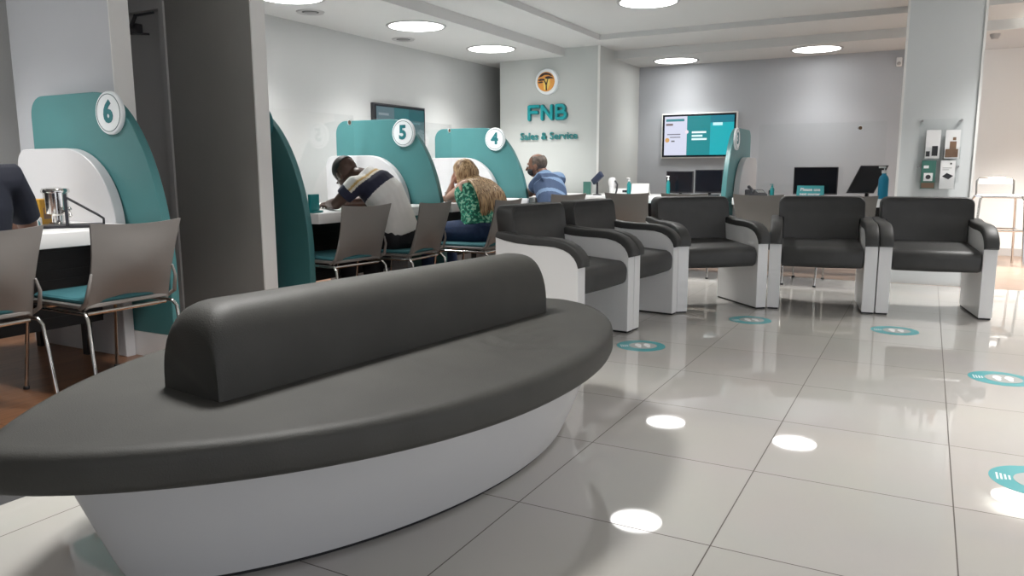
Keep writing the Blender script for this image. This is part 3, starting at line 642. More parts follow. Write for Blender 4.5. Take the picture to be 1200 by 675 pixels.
for k, (x, z, lb, m0, m1, (dx, dz)) in enumerate(br):
    g = MB(); X, Z = x - .065 + .012, z - 1.17
    g.box((X - .064, -.050, Z - .128), (X + .064, -.047, Z - .03)); g.box((X - .064, -.050, Z - .128), (X - .061, -.0225, Z - .03)); g.box((X + .061, -.050, Z - .128), (X + .064, -.0225, Z - .03)); g.box((X - .064, -.050, Z - .131), (X + .064, -.0225, Z - .128))
    obj('pocket', g, M['glass'], t, False)
    b = thing('brochure', lb, 'brochure', (x + .012, YP, z), 0, 'brochures on the pier')
    g = MB(); g.box((-.056, -.042, -.126), (.056, -.028, .118)); obj('leaflet', g, M[m0], b, False)
    g = MB()
    if k == 0: g.box((-.005, -.0432, -.105), (.04, -.042, -.02)); g.box((-.05, -.0432, -.11), (-.02, -.042, -.065))
    elif k == 1: g.box((-.05, -.0432, -.115), (.046, -.042, -.045)); g.box((-.02, -.0432, -.045), (.03, -.042, .02)); g.box((.0, -.0432, .03), (.025, -.042, .055))
    elif k == 2: g.box((-.035, -.0432, -.06), (.035, -.042, .01)); g.box((-.04, -.0432, .05), (0, -.042, .075))
    else: g.prism([(-.04, -.02), (.01, -.045), (.045, -.015), (-.005, .01)], lambda u, v, tt: (u, tt, v), -.0432, -.042)
    pm = obj('picture', g, M[m1], b, False)
    if k == 2:
        g = MB(); g.lathe([(.0001, .0442), (.02, .0442), (.02, .0432), (.0001, .0432)], 16, (0, 0, -.025), 0, '-y'); obj('picture', g, M['plastic'], b, False)
        g = MB(); g.box((-.05, -.0435, -.12), (.05, -.042, -.075)); obj('picture', g, M['brown'], b, False)
    if k == 3:
        g = MB(); g.lathe([(.0001, .0435), (.008, .0435), (.008, .042), (.0001, .042)], 16, (.022, 0, .09), 0, '-y'); obj('badge', g, M['plastic'], b, False)
        g = MB(); g.box((-.04, -.0432, .05), (.03, -.042, .056)); g.box((-.04, -.0432, .035), (.01, -.042, .041)); obj('text_lines', g, M['stickgrey'], b, False)

# ------------------------------------------------------------------ floor stickers
for (x, y, rz, lb) in [(-1.43, 4.24, 28, 'round teal floor sticker beside the bench end'), (-1.02, 5.34, 28, 'round teal floor sticker before the armchair at the bend'), (-.125, 5.41, 10, 'round teal floor sticker before the two right armchairs'), (.385, 4.385, 5, 'round teal floor sticker at the right edge, the farther of two'), (.392, 2.95, 0, 'round teal floor sticker at the lower right edge, nearest of all')]:
    t = thing('floor_sticker', lb, 'floor sticker', (x, y, 0), math.radians(rz), 'round teal floor stickers')
    g = MB(); g.lathe([(.0001, .0006), (.142, .0006), (.142, .0001), (.0001, .0001)], 48); obj('disc', g, M['sticker'], t)
    g = MB(); g.lathe([(.0001, .0012), (.082, .0012), (.082, .0007), (.0001, .0007)], 40, (.012, 0, 0)); obj('centre', g, M['stickgrey'], t)
    g = MB()
    for s in (-1, 1):
        P = [(.012 + s * .026 + .019 * math.cos(a) * (1.1 if math.sin(a) > 0 else .75), .052 * math.sin(a)) for a in [2 * PI * k / 20 for k in range(20)]]
        g.prism(P, lambda u, v, tt: (u, v, tt), .0013, .0018)
    obj('footprints', g, M['paper'], t, False)
    g = MB()
    for k in range(4): g.box((-.120 + k * .012, -.035 + k * .004, .0007), (-.114 + k * .012, .03 - k * .004, .0012))
    obj('text_marks', g, M['disc'], t, False)
# ------------------------------------------------------------------ acrylic guards over the counters
def guard(label, loc, rz, L, h0=.78, h1=1.50, sticker=None):
    t = thing('acrylic_guard', label, 'acrylic guard', loc, rz, 'clear acrylic guards')
    g = MB(); g.box((-.003, 0, h0), (.003, L, h1)); obj('pane', g, M['glass'], t, False)
    for yy in (.12, L - .14):
        g = MB(); g.box((-.03, yy, .7502), (.03, yy + .02, .7562)); g.box((-.008, yy, .75), (.008, yy + .02, h0 + .03)); obj('bracket', g, M['steel'], t, False)
    if sticker is not None:
        g = MB(); g.lathe([(.0001, .005), (.024, .005), (.024, .0032), (.0001, .0032)], 20, (0, sticker, h1 - .06), 0, 'x'); s = obj('sticker', g, M['disc'], t)
        g = MB(); g.lathe([(.0001, .006), (.018, .006), (.018, .005), (.0001, .005)], 20, (0, sticker, h1 - .06), 0, 'x'); obj('sticker_picture', g, M['brown'], s)
    return t
guard('clear acrylic guard on the counter where the man in the polo leans', (-4.42, 3.95, 0), 0, 1.33, sticker=1.27)
guard('clear acrylic guard on the counter of the blonde woman', (-4.42, 5.55, 0), 0, 1.29, sticker=1.24)
guard('clear acrylic guard on the counter beside the brochure pier', (-1.62, 8.55, 0), -PI / 2, 1.22, sticker=.98)

# ------------------------------------------------------------------ computers and desk things
def monitor(label, loc, rz, w, h, zc, tilt=0, face='screenblk', stand=True, group=None):
    t = thing('monitor', label, 'monitor', loc, rz, group); q = at(0, 0, zc) @ Matrix.Rotation(tilt, 4, 'X')
    g = MB(); g.rbox((-w / 2, -.016, -h / 2), (w / 2, .018, h / 2), .005, 2); g.xf(q); obj('casing', g, M['plastic'], t)
    g = MB(); g.box((-w / 2 + .01, -.0175, -h / 2 + .015), (w / 2 - .01, -.0162, h / 2 - .01)); g.xf(q); obj('screen', g, M[face], t, False)
    g = MB(); g.rbox((-.10, -.07, 0), (.10, .09, .014), .005, 2); g.tube([(0, .04, .012), (0, .04, zc - .02)], .016, 10); g.tube([(0, .04, zc - .02), (0, .01, zc)], .02, 10); obj('stand', g, M['plastic'], t)
    return t
DZ = .75
monitor('black monitor below the television, left of a pair', (-2.40, 8.3, DZ), 0, .30, .24, .145, 0, group='pair of black monitors under the television')
monitor('black monitor below the television, right of a pair and touching the teal screen', (-2.075, 8.28, DZ), 0, .30, .25, .155, 0, group='pair of black monitors under the television')
monitor('wide dark monitor on the back counter behind a teal card', (-1.005, 8.30, DZ), 0, .42, .275, .165)
t = monitor('dark screen tilted sideways on the counter beside the blue bottle', (-.53, 8.3, DZ), 0, .25, .27, .18, 0)
for o in t.children:
    if o.name.startswith(('casing', 'screen')):
        for v in o.data.vertices: v.co.x += (v.co.z - .18) * .42; v.co.y += (v.co.z - .18) * .25
def bottle(label, loc, body, cap, h=.2, r=.032):
    t = thing('pump_bottle', label, 'bottle', loc)
    g = MB(); g.lathe([(.0001, 0), (r, 0), (r, h * .62), (r * .8, h * .70), (r * .42, h * .76), (r * .42, h * .80), (.0001, h * .80)], 20); obj('body', g, M[body], t)
    g = MB(); g.lathe([(.0001, h * .80), (r * .5, h * .80), (r * .5, h * .9), (.004, h * .9), (.004, h * .99), (.0001, h * .99)], 16); g.rbox((-r * 1.1, -.008, h * .96), (.012, .008, h * 1.02), .003, 2); obj('pump', g, M[cap], t)
    return t
bottle('bright blue pump bottle at the right end of the back counter', (-.375, 8.12, DZ), 'skyblue', 'paper', .30, .045)
bottle('small teal bottle behind the chair right of the teal screen', (-1.405, 8.2, DZ), 'tealplastic', 'tealplastic', .13, .022)
bottle('clear topped teal bottle left of the card on the back counter', (-2.93, 8.15, DZ), 'tealplastic', 'paper', .19, .024)
bottle('tall narrow teal bottle before the left monitor', (-2.475, 8.12, DZ), 'tealplastic', 'paper', .21, .02)
def card(label, loc, w, h, lines, m='sticker', rz=0):
    t = thing('table_card', label, 'card', loc, rz)
    g = MB(); g.prism([(-.045, 0), (-.043, 0), (0, h - .003), (.043, 0), (.045, 0), (.001, h), (-.001, h)], lambda u, v, tt: (tt, u, v), -w / 2, w / 2); obj('folded_card', g, M[m], t, False)
    q = Matrix.Rotation(-math.atan2(.045, h), 4, 'X')
    for k, (s, sz) in enumerate(lines):
        z = h * (.68 - .36 * k) if len(lines) > 1 else h * .5
        g = text_mb(s, sz, .001, .0012); g.xf(at(0, -.0475 * (1 - z / h) - .0015, z) @ q @ FRONT); obj('lettering', g, M['paper'], t, False)
    return t
card('teal folded card with two lines of white lettering before the dark monitor', (-1.02, 8.08, DZ), .25, .12, [('Please use', .045), ('next counter', .036)])
card('pale folded card reading closed on the back counter', (-2.80, 8.16, DZ), .20, .13, [('Closed', .06)], 'seatclear')
def desk_phone(label, loc, rz, m='plastic'):
    t = thing('telephone', label, 'telephone', loc, rz)
    g = MB(); g.prism([(-.09, 0), (.09, 0), (.09, .07), (.06, .075), (-.09, .03)], lambda u, v, tt: (tt, u, v), -.09, .09, 0, .004); obj('body', g, M[m], t)
    g = MB(); g.tube([(-.055, -.08, .055), (-.06, -.05, .075), (-.06, .03, .098), (-.055, .06, .098)], [.02, .014, .014, .02], 10, rnd_end=True); obj('handset', g, M[m], t)
    g = MB()
    for a in range(3):
        for b in range(4): g.box((.0 + a * .025, -.06 + b * .022, .045 + b * .0055), (.017 + a * .025, -.046 + b * .022, .054 + b * .0055))
    obj('keypad', g, M['stickgrey'], t, False)
    return t
desk_phone('dark desk telephone right of the edge-on teal screen', (-1.56, 8.18, DZ), .5)
# counter end beside the column: card terminal on an arm, white kit
t = thing('card_terminal', 'dark card terminal tipped up on a stand beside the column', 'card terminal', (-3.25, 8.0, DZ), -.3)
g = MB(); g.lathe([(.0001, 0), (.05, 0), (.05, .01), (.014, .016), (.012, .15), (.0001, .15)], 16); obj('stand', g, M['plastic'], t)
g = MB(); g.rbox((-.035, -.02, -.08), (.035, .02, .08), .008, 2); g.xf(at(.01, -.01, .19) @ Matrix.Rotation(.9, 4, 'Y')); h = obj('handset', g, mat('terminal_blue', (.03, .04, .08), .4), t)
t = thing('desk_fan', 'small white desk gadget with cord next to the card terminal', 'gadget', (-3.08, 8.02, DZ), -.2)
g = MB(); g.lathe([(.0001, 0), (.055, 0), (.055, .012), (.03, .03), (.035, .10), (.045, .15), (.035, .19), (.0001, .20)], 20); obj('body', g, M['paper'], t)
g = MB(); g.tube([(.05, -.02, .16), (.085, -.03, .12), (.08, -.03, .06), (.06, -.03, .004)], .01, 8); obj('cord', g, M['plastic'], t)
t = thing('leaflet_holder', 'grey leaflet holder on the counter left of the card terminal', 'leaflet holder', (-3.36, 7.95, DZ), -.2)
g = MB(); g.prism([(-.04, 0), (.04, 0), (.05, .09), (.038, .14), (.03, .14), (.03, .01), (-.04, .01)], lambda u, v, tt: (tt, u, v), -.05, .05); obj('holder', g, M['stickgrey'], t, False)
g = MB(); g.box((-.043, .0, .012), (.043, .026, .15)); obj('leaflet', g, M['greenpic'], t, False)
t = thing('paper_stack', 'white sheaf of paper with dark clip beside the bottle', 'paper', (-3.03, 8.24, DZ))
g = MB(); g.rbox((-.12, -.08, 0), (.12, .08, .07), .006, 2); obj('paper', g, M['paper'], t)
g = MB(); g.box((.02, -.084, .03), (.09, -.08, .055)); obj('clip', g, M['plastic'], t, False)

# counter 5 things
t = thing('leaflet_holder', 'teal leaflet holder on the counter beside the half hidden screen', 'leaflet holder', (-3.64, 3.91, DZ), .2)
g = MB(); g.rbox((-.035, -.06, 0), (.035, .06, .014), .004, 2); obj('base', g, M['tealplastic'], t)
g = MB(); g.rbox((-.012, -.055, .012), (.012, .055, .125), .006, 2); obj('panel', g, M['tealplastic'], t)
def keyboard(label, loc, rz):
    t = thing('keyboard', label, 'keyboard', loc, rz)
    g = MB(); g.rbox((-.07, -.21, 0), (.07, .21, .018), .005, 2); obj('base', g, M['plastic'], t)
    g = MB()
    for a in range(5):
        for b in range(14): g.box((-.06 + a * .024, -.2 + b * .0288, .018), (-.04 + a * .024, -.176 + b * .0288, .023))
    k = obj('keys', g, M['rim'], t, False); k['kind'] = 'stuff'
    return t
keyboard('dark keyboard with cord on the polo man\'s counter', (-4.08, 4.03, DZ), .1)
t = thing('cable', 'black cord curling over the polo man\'s counter', 'cable', (-3.72, 3.92, DZ))
g = MB(); g.tube([(-.10, -.06, .005), (-.06, -.02, .03), (-.02, .02, .035), (.0, .06, .008), (-.05, .10, .006), (-.10, .12, .006), (-.16, .10, .006), (-.20, .02, .006)], .005, 8); obj('cord', g, M['plastic'], t)

# counter 6 things
t = thing('metal_urn', 'chrome urn with tap standing on the number 6 counter', 'urn', (-4.06, 2.42, DZ), .4)
g = MB(); g.lathe([(.0001, 0), (.05, 0), (.05, .008), (.03, .015), (.03, .05), (.055, .06), (.058, .17), (.0001, .17)], 28); obj('body', g, M['chrome'], t)
g = MB(); g.lathe([(.0001, .17), (.066, .17), (.068, .18), (.062, .192), (.02, .20), (.0001, .20)], 28); obj('lid', g, M['chrome'], t)
g = MB(); g.tube([(.055, -.02, .07), (.09, -.03, .068), (.10, -.035, .045)], .010, 8); g.ell((.09, -.03, .085), .014); obj('tap', g, M['chrome'], t)
g = MB(); g.tube([(0, .058, .14), (0, .088, .13), (0, .088, .08), (0, .058, .07)], .007, 8); obj('handle', g, M['chrome'], t)
t = thing('carton', 'amber yellow box beside the chrome urn', 'box', (-4.20, 2.40, DZ), .5)
g = MB(); g.rbox((-.06, -.075, 0), (.06, .075, .135), .006, 2); obj('box', g, M['amber'], t)
g = MB(); g.box((.0605, -.05, .03), (.0615, .05, .09)); obj('printed_panel', g, M['brown'], t, False)
t = thing('tablet_easel', 'thin black easel stand on a dark tray on the number 6 counter', 'stand', (-3.82, 2.37, DZ), 1.0)
g = MB(); g.rbox((-.15, -.085, 0), (.13, .085, .014), .004, 2); obj('tray', g, M['plastic'], t)
g = MB(); g.box((-.045, -.09, .013), (-.030, .09, .17)); obj('panel', g, M['screenblk'], t, False)
g = MB(); g.tube([(-.035, .0, .15), (.10, .0, .06), (.125, 0, .04), (.125, 0, .012)], .006, 8); obj('strut', g, M['plastic'], t)
t = thing('tissue_box', 'white and teal tissue box beside the amber box', 'box', (-3.85, 2.15, DZ), .9)
g = MB(); g.rbox((-.05, -.06, 0), (.05, .06, .055), .004, 2); obj('box', g, M['paper'], t)
g = MB(); g.prism([(-.058, .006), (.0, .006), (-.015, .035), (-.058, .048)], lambda u, v, tt: (tt, u, v), .0502, .052); obj('printed_panel', g, M['tealpad'], t, False)
monitor('grey computer monitor seen from behind beside the navy-shirted man', (-4.20, 2.04, DZ), -1.35, .44, .22, .165, 0)
t = thing('office_chair', 'pale grey office chair top beyond the man at the left edge', 'chair', (-5.02, 2.0, 0), .3)
g = MB(); g.rbox((-.03, -.22, .62), (.04, .22, 1.20), .03, 3); obj('backrest', g, M['seatclear'], t)
g = MB(); g.rbox((.0, -.23, .44), (.44, .23, .52), .03, 3); obj('seat', g, M['seatclear'], t)
g = MB(); g.tube([(.22, 0, .07), (.22, 0, .45)], .03, 12); g.tube([(.0, 0, .62), (.03, 0, .47), (.2, 0, .44)], .02, 8)
for k in range(5): a = 2 * PI * k / 5; g.tube([(.22, 0, .09), (.22 + .25 * math.cos(a), .25 * math.sin(a), .055)], [.022, .014], 8); g.ell((.22 + .25 * math.cos(a), .25 * math.sin(a), .026), .026, 0, None, 10, 6)
obj('base', g, M['plastic'], t)
# ------------------------------------------------------------------ people
def remesh(mb, voxel, smooth_it=6, factor=.5):
    me = bpy.data.meshes.new('tmp'); me.from_pydata([tuple(p) for p in mb.v], [], mb.f); bm = bmesh.new(); bm.from_mesh(me); bmesh.ops.recalc_face_normals(bm, faces=bm.faces[:]); bm.to_mesh(me); bm.free()
    o = bpy.data.objects.new('tmp', me); COL.objects.link(o)
    r = o.modifiers.new('r', 'REMESH'); r.mode = 'VOXEL'; r.voxel_size = voxel; r.adaptivity = 0
    s = o.modifiers.new('s', 'SMOOTH'); s.factor = factor; s.iterations = smooth_it
    dg = bpy.context.evaluated_depsgraph_get(); out = bpy.data.meshes.new_from_object(o.evaluated_get(dg)); bpy.data.objects.remove(o); bpy.data.meshes.remove(me)
    return out
def mesh_obj(name, me, mats, parent, pick=None):
    me.materials.clear()
    for m in mats: me.materials.append(m)
    me.polygons.foreach_set('use_smooth', [True] * len(me.polygons))
    if pick: me.polygons.foreach_set('material_index', [pick(p.center) for p in me.polygons])
    me.update(); o = bpy.data.objects.new(name, me); COL.objects.link(o); o.parent = parent
    return o
def V(*a): return Vector(a)
def ringe(c, la, de, a, b, n=20): return [c + la * (a * math.cos(2 * PI * k / n)) + de * (b * math.sin(2 * PI * k / n)) for k in range(n)]
def torso(mb, secs):
    """secs: (centre, lateral, a, b); depth axis from the spine direction"""
    rings = []
    for i, (c, la, a, b) in enumerate(secs):
        d = (secs[min(i + 1, len(secs) - 1)][0] - secs[max(i - 1, 0)][0]).normalized(); la = (la - d * la.dot(d)).normalized(); de = d.cross(la)
        rings.append(ringe(c, la, de, a, b))
    mb.loft(rings)
def hand(mb, wr, direc, normal, side, curl=.5, sc=1.):
    """wrist, pointing direction, back-of-hand normal, side=+1: thumb towards direc x normal"""
    d = direc.normalized(); n = (normal - d * normal.dot(d)).normalized(); s = d.cross(n) * side
    mb.loft([ringe(wr - d * .01, s, n, .026 * sc, .019 * sc, 12), ringe(wr + d * .03 * sc, s, n, .036 * sc, .017 * sc, 12), ringe(wr + d * .085 * sc, s, n, .041 * sc, .014 * sc, 12), ringe(wr + d * .098 * sc, s, n, .034 * sc, .009 * sc, 12)])
    for k, (off, L) in enumerate([(.031, .072), (.0105, .082), (-.0105, .076), (-.031, .060)]):
        p = wr + d * .088 * sc + s * off * sc; a = 0; pts = [p - d * .02 * sc]; dd = d
        pts.append(p)
        for j, fr in enumerate((.45, .32, .23)):
            a += curl * (.55 if j == 0 else .8); dd = d * math.cos(a) - n * math.sin(a) + s * (off * 2.2); p = p + dd.normalized() * L * fr * sc; pts.append(p)
        mb.tube(pts, [.0095 * sc, .0095 * sc, .009 * sc, .0085 * sc, .0075 * sc], 8, rnd_end=True)
    p0 = wr + d * .025 * sc + s * .025 * sc
    mb.tube([p0, p0 + (d * .5 + s * .8 - n * .2).normalized() * .04 * sc, p0 + (d * .5 + s * .8 - n * .2).normalized() * .04 * sc + (d * .85 + s * .3 - n * .3).normalized() * .032 * sc, p0 + (d * .5 + s * .8 - n * .2).normalized() * .04 * sc + (d * .85 + s * .3 - n * .35).normalized() * .055 * sc], [.014 * sc, .012 * sc, .010 * sc, .008 * sc], 8, rnd_end=True)
def person(label, P, cat='person', sx=1., skin='skin_fair', voxel=.0055):
    """P: joints in world space"""
    t = thing('person', label, cat, (P['hip'].x, P['hip'].y, 0)); o0 = t.location.copy()
    P = {k: (v - o0 if isinstance(v, Vector) and not k.endswith(('dir', 'up', 'fwd', 'nrm')) else v) for k, v in P.items()}
    hip, waist, chest, c7, head = P['hip'], P['waist'], P['chest'], P['c7'], P['head']
    lat = (P['shR'] - P['shL']).normalized(); latH = P.get('lat_dir', Vector((0, 1, 0)))
    f = P['head_fwd'].normalized(); u = P['head_up']; u = (u - f * u.dot(f)).normalized(); r = f.cross(u)
    HM = Matrix((r, f, u)).transposed()
    g = MB()
    torso(g, [(hip - V(0, 0, .085), latH, .10 * sx, .08), (hip - V(0, 0, .04), latH, .165 * sx, .115), (hip + V(0, 0, .03), latH, .170 * sx, .12), (waist, (latH + lat) / 2, .142 * sx, .105), (chest, lat, .168 * sx, .118), (chest.lerp(c7, .55), lat, .172 * sx, .098), (chest.lerp(c7, .85), lat, .12 * sx, .075), (c7 + (c7 - chest).normalized() * .0, lat, .06 * sx, .055)])
    nb = head - f * .03 - u * .055
    g.tube([c7 - (c7 - chest).normalized() * .04, c7.lerp(nb, .5), nb], [.066 * sx, .057 * sx, .055 * sx], 14, rnd_end=True)
    # head: skull, face, jaw, nose, brow, ears
    hs = P.get('hs', 1.); HM = HM * hs
    def H(x, y, z): return head + HM @ Vector((x, y, z))
    g.ell(H(0, -.012, .03), (.075, .094, .088), 0, HM); g.ell(H(0, .028, -.012), (.064, .066, .088), 0, HM); g.ell(H(0, .042, -.075), (.045, .046, .036), 0, HM)
    g.tube([H(0, .088, .018), H(0, .104, -.012), H(0, .113, -.026)], [.009, .012, .014], 8, rnd_end=True); g.ell(H(0, .083, .03), (.048, .014, .011), 0, HM); g.ell(H(0, .088, -.060), (.024, .010, .010), 0, HM)
    for s in (-1, 1):
        g.ell(H(s * .077, -.008, -.008), (.011, .021, .033), 0, HM, 10, 8)
    # arms and hands
    for k in 'LR':
        sh, el, wr = P['sh' + k], P['el' + k], P['wr' + k]
        g.tube([chest.lerp(c7, .5), sh, sh.lerp(el, .35), el.lerp(sh, .08), el, el.lerp(wr, .3), wr], [.07 * sx, .062 * sx, .050 * sx, .040 * sx, .040 * sx, .041 * sx, .027 * sx], 14, rnd_end=True)
        hand(g, wr, P.get('hd%s_dir' % k, wr - el), P.get('hn%s_nrm' % k, V(0, 0, 1)), P.get('side' + k, 1 if k == 'L' else -1), P.get('curl' + k, .45), sx)
        hp = hip + latH * ((.09 if k == 'R' else -.09) * sx); kn, an = P['kn' + k], P['an' + k]
        g.tube([hp, hp.lerp(kn, .5), kn, kn.lerp(an, .3), an.lerp(kn, .1), an], [.095 * sx, .082 * sx, .06 * sx, .058 * sx, .04 * sx, .038 * sx], 14, rnd_end=True)
        fd = P.get('foot_dir', V(-1, 0, 0)); g.tube([an + V(0, 0, -.03) - fd * .03, an + V(0, 0, -.035) + fd * .08, an + V(0, 0, -.045) + fd * .15], [.038, .036, .028], 10, rnd_end=True)
    body = mesh_obj('body', remesh(g, voxel, 4), [M[skin]], t)
    for s in (-1, 1):
        e = MB(); e.ell(H(s * .031, .081, .008), .0125, 0, None, 12, 8); eo = obj('eye', e, M['eyew'], t); e = MB(); e.ell(H(s * .031, .0915, .008), .0055, 0, None, 10, 6); obj('pupil', e, M['hairdark'], eo)
    e = MB(); e.ell(H(0, .0945, -.060), (.020, .006, .007), 0, HM, 12, 8); obj('lips', e, M['lip'] if skin != 'skin_dark' else M['skin_brown'], t)
    # clothes: trousers and shoes
    g = MB()
    torso(g, [(hip - V(0, 0, .095), latH, .115 * sx, .09), (hip - V(0, 0, .04), latH, .178 * sx, .128), (hip + V(0, 0, .03), latH, .182 * sx, .131), (hip.lerp(waist, .75), latH, .160 * sx, .120)])
    for k in 'LR':
        hp = hip + latH * ((.09 if k == 'R' else -.09) * sx); kn, an = P['kn' + k], P['an' + k]
        g.tube([hp, hp.lerp(kn, .5), kn, kn.lerp(an, .3), an.lerp(kn, .12)], [.112 * sx, .098 * sx, .075 * sx, .072 * sx, .06 * sx], 14, rnd_end=True)
    mesh_obj('trousers', remesh(g, .009, 4), [M[P['trousers']]], t)
    for k in 'LR':
        an = P['an' + k]; fd = P.get('foot_dir', V(-1, 0, 0)); la = V(-fd.y, fd.x, 0); g = MB(); base = an.z - .08
        rings = []
        for (s, hw, hh) in [(-.075, .022, .045), (-.06, .036, .075), (0, .040, .085), (.06, .045, .065), (.13, .048, .05), (.17, .038, .04), (.19, .016, .025)]:
            c = V(an.x, an.y, base) + fd * s; rings.append([c + la * (hw * math.cos(a)) + V(0, 0, max(0., hh * .5 + hh * .5 * math.sin(a)) + .001) for a in [2 * PI * q / 14 for q in range(14)]])
        g.loft(rings); obj('shoe', g, M['shoe'], t, True, 60)
    # top
    g = MB(); lowc = hip.lerp(waist, .25)
    torso(g, [(lowc, latH, .190 * sx, .140), (waist, (latH + lat) / 2, .164 * sx, .127), (chest, lat, .184 * sx, .136), (chest.lerp(c7, .55 if P.get('sleeve', .6) > 0 else .35), lat, .186 * sx, .122)] + ([] if P.get('sleeve', .6) < 0 else [(chest.lerp(c7, .86), lat, .125 * sx, .088), (c7 + (c7 - chest).normalized() * P.get('collar', .005), lat, .072 * sx, .068)]))
    sl = P.get('sleeve', .6)
    if sl > 0:
        for k in 'LR':
            sh, el = P['sh' + k], P['el' + k]; g.tube([chest.lerp(c7, .5), sh, sh.lerp(el, .4), sh.lerp(el, sl)], [.082 * sx, .075 * sx, .066 * sx, .062 * sx], 14)
    elif sl < 0:
        for k in 'LR':
            s0 = P['sh' + k]; g.tube([chest.lerp(c7, .2) + (s0 - chest.lerp(c7, .6)) * .62, c7.lerp(s0, .50) + V(0, 0, .006)], [.045, .024], 10, rnd_end=True)
    sp = [hip, waist, chest, c7]; cum = [0]
    for a, b in zip(sp[:-1], sp[1:]): cum.append(cum[-1] + (b - a).length)
    def param(p):
        best = None
        for i in range(3):
            a, b = sp[i], sp[i + 1]; ab = b - a; tt = (p - a).dot(ab) / ab.length_squared; tc = max(-.3 if i == 0 else 0, min(1 if i < 2 else 1.4, tt)); dd = (p - a - ab * tc).length
            if best is None or dd < best[0]: best = (dd, cum[i] + tc * ab.length)
        return best[1] / cum[-1]
    def insleeve(p):
        for k in 'LR':
            sh, el = P['sh' + k], P['el' + k]; ab = el - sh; tt = (p - sh).dot(ab) / ab.length_squared
            if tt > .12 and (p - sh - ab * tt).length < .095: return tt
        return None
    tm, fn = P['top']
    mesh_obj(P.get('top_name', 'shirt'), remesh(g, .008, 5), [M[m] for m in tm], t, (lambda p: fn(param(p), insleeve(p), p)) if fn else None)
    return t, H, HM, P
def cap_hair(t, H, HM, m, keep, sc=1.05, thick=.006, c=(0, -.012, .03), rr=(.075, .094, .088)):
    g = MB(); g.ell((0, 0, 0), tuple(x * sc for x in rr), 0, None, 36, 26); fs = [f for f in g.f if keep(sum((g.v[i] for i in f), Vector()) / 4)]; g.f = fs; g.m = [0] * len(fs)
    g.v = [H(*(v + Vector(c))) for v in g.v]; used = sorted({i for f in g.f for i in f}); mp = {i: k for k, i in enumerate(used)}; g.v = [g.v[i] for i in used]; g.f = [tuple(mp[i] for i in f) for f in g.f]
    o = obj('hair', g, M[m], t, True, 80); s = o.modifiers.new('thickness', 'SOLIDIFY'); s.thickness = thick; s.offset = 1
    return o

# 1 man in the striped polo, slumped forward over the counter
def polo(tt, sl, p):
    if sl is not None and sl > .22: return 1
    if tt < .70: return 0
    if tt < .885: return 1
    if tt < .915: return 3
    if tt < .945: return 2
    if tt < .962: return 3
    return 0
P1 = dict(hip=V(-3.42, 4.56, .545), waist=V(-3.43, 4.53, .69), chest=V(-3.47, 4.46, .86), c7=V(-3.60, 4.40, 1.0), head=V(-3.745, 4.385, 1.005), head_fwd=V(-.55, .25, -.80), head_up=V(-.8, .0, .55), hs=1.12,
          shL=V(-3.555, 4.225, .92), elL=V(-3.66, 4.16, .80), wrL=V(-3.86, 4.30, .79), shR=V(-3.57, 4.60, .93), elR=V(-3.76, 4.66, .80), wrR=V(-3.94, 4.50, .79),
          knL=V(-3.82, 4.44, .53), anL=V(-3.79, 4.43, .085), knR=V(-3.82, 4.68, .53), anR=V(-3.78, 4.69, .085), trousers='blacktr', top=(['shirtwhite', 'navy', 'tan', 'cream'], polo), collar=.02, sleeve=.6, hnL_nrm=V(0, 0, 1), hnR_nrm=V(0, 0, 1))
t, H, HM, _ = person('man in white and navy striped polo bowed over the counter', P1, skin='skin_dark')
cap_hair(t, H, HM, 'hairdark', lambda c: c.z > -.01 - .25 * c.y and not (c.y > .045 and c.z < .055), 1.012, .002)
# 2 blonde woman, cheek in hand
P2 = dict(hip=V(-3.17, 5.30, .545), waist=V(-3.20, 5.32, .70), chest=V(-3.27, 5.37, .82), c7=V(-3.335, 5.42, .925), head=V(-3.42, 5.48, .995), head_fwd=V(-.93, .15, -.38), head_up=V(-.25, .0, 1),
          shL=V(-3.31, 5.25, .875), elL=V(-3.575, 5.47, .795), wrL=V(-3.535, 5.46, .90), shR=V(-3.29, 5.565, .88), elR=V(-3.56, 5.72, .79), wrR=V(-3.72, 5.55, .785), hdL_dir=V(.10, .1, 1), hnL_nrm=V(-.8, -.5, .0), curlL=.35, sideL=1,
          knL=V(-3.60, 5.20, .53), anL=V(-3.60, 5.19, .085), knR=V(-3.62, 5.515, .53), anR=V(-3.58, 5.52, .085), trousers='jeans', top=(['greenprint'], None), top_name='camisole', collar=-.05, sleeve=-1)
t, H, HM, Q = person('blonde woman in green patterned top leaning on her elbow', P2, sx=.92)
cap_hair(t, H, HM, 'blonde', lambda c: c.z > .02 - .3 * c.y - (.12 if c.y < 0 else 0) and not (c.y > .05 and c.z < .05), 1.07, .008)
g = MB(); rh = random.Random(3)
bk = [Q['c7'], Q['chest'], Q['waist']]
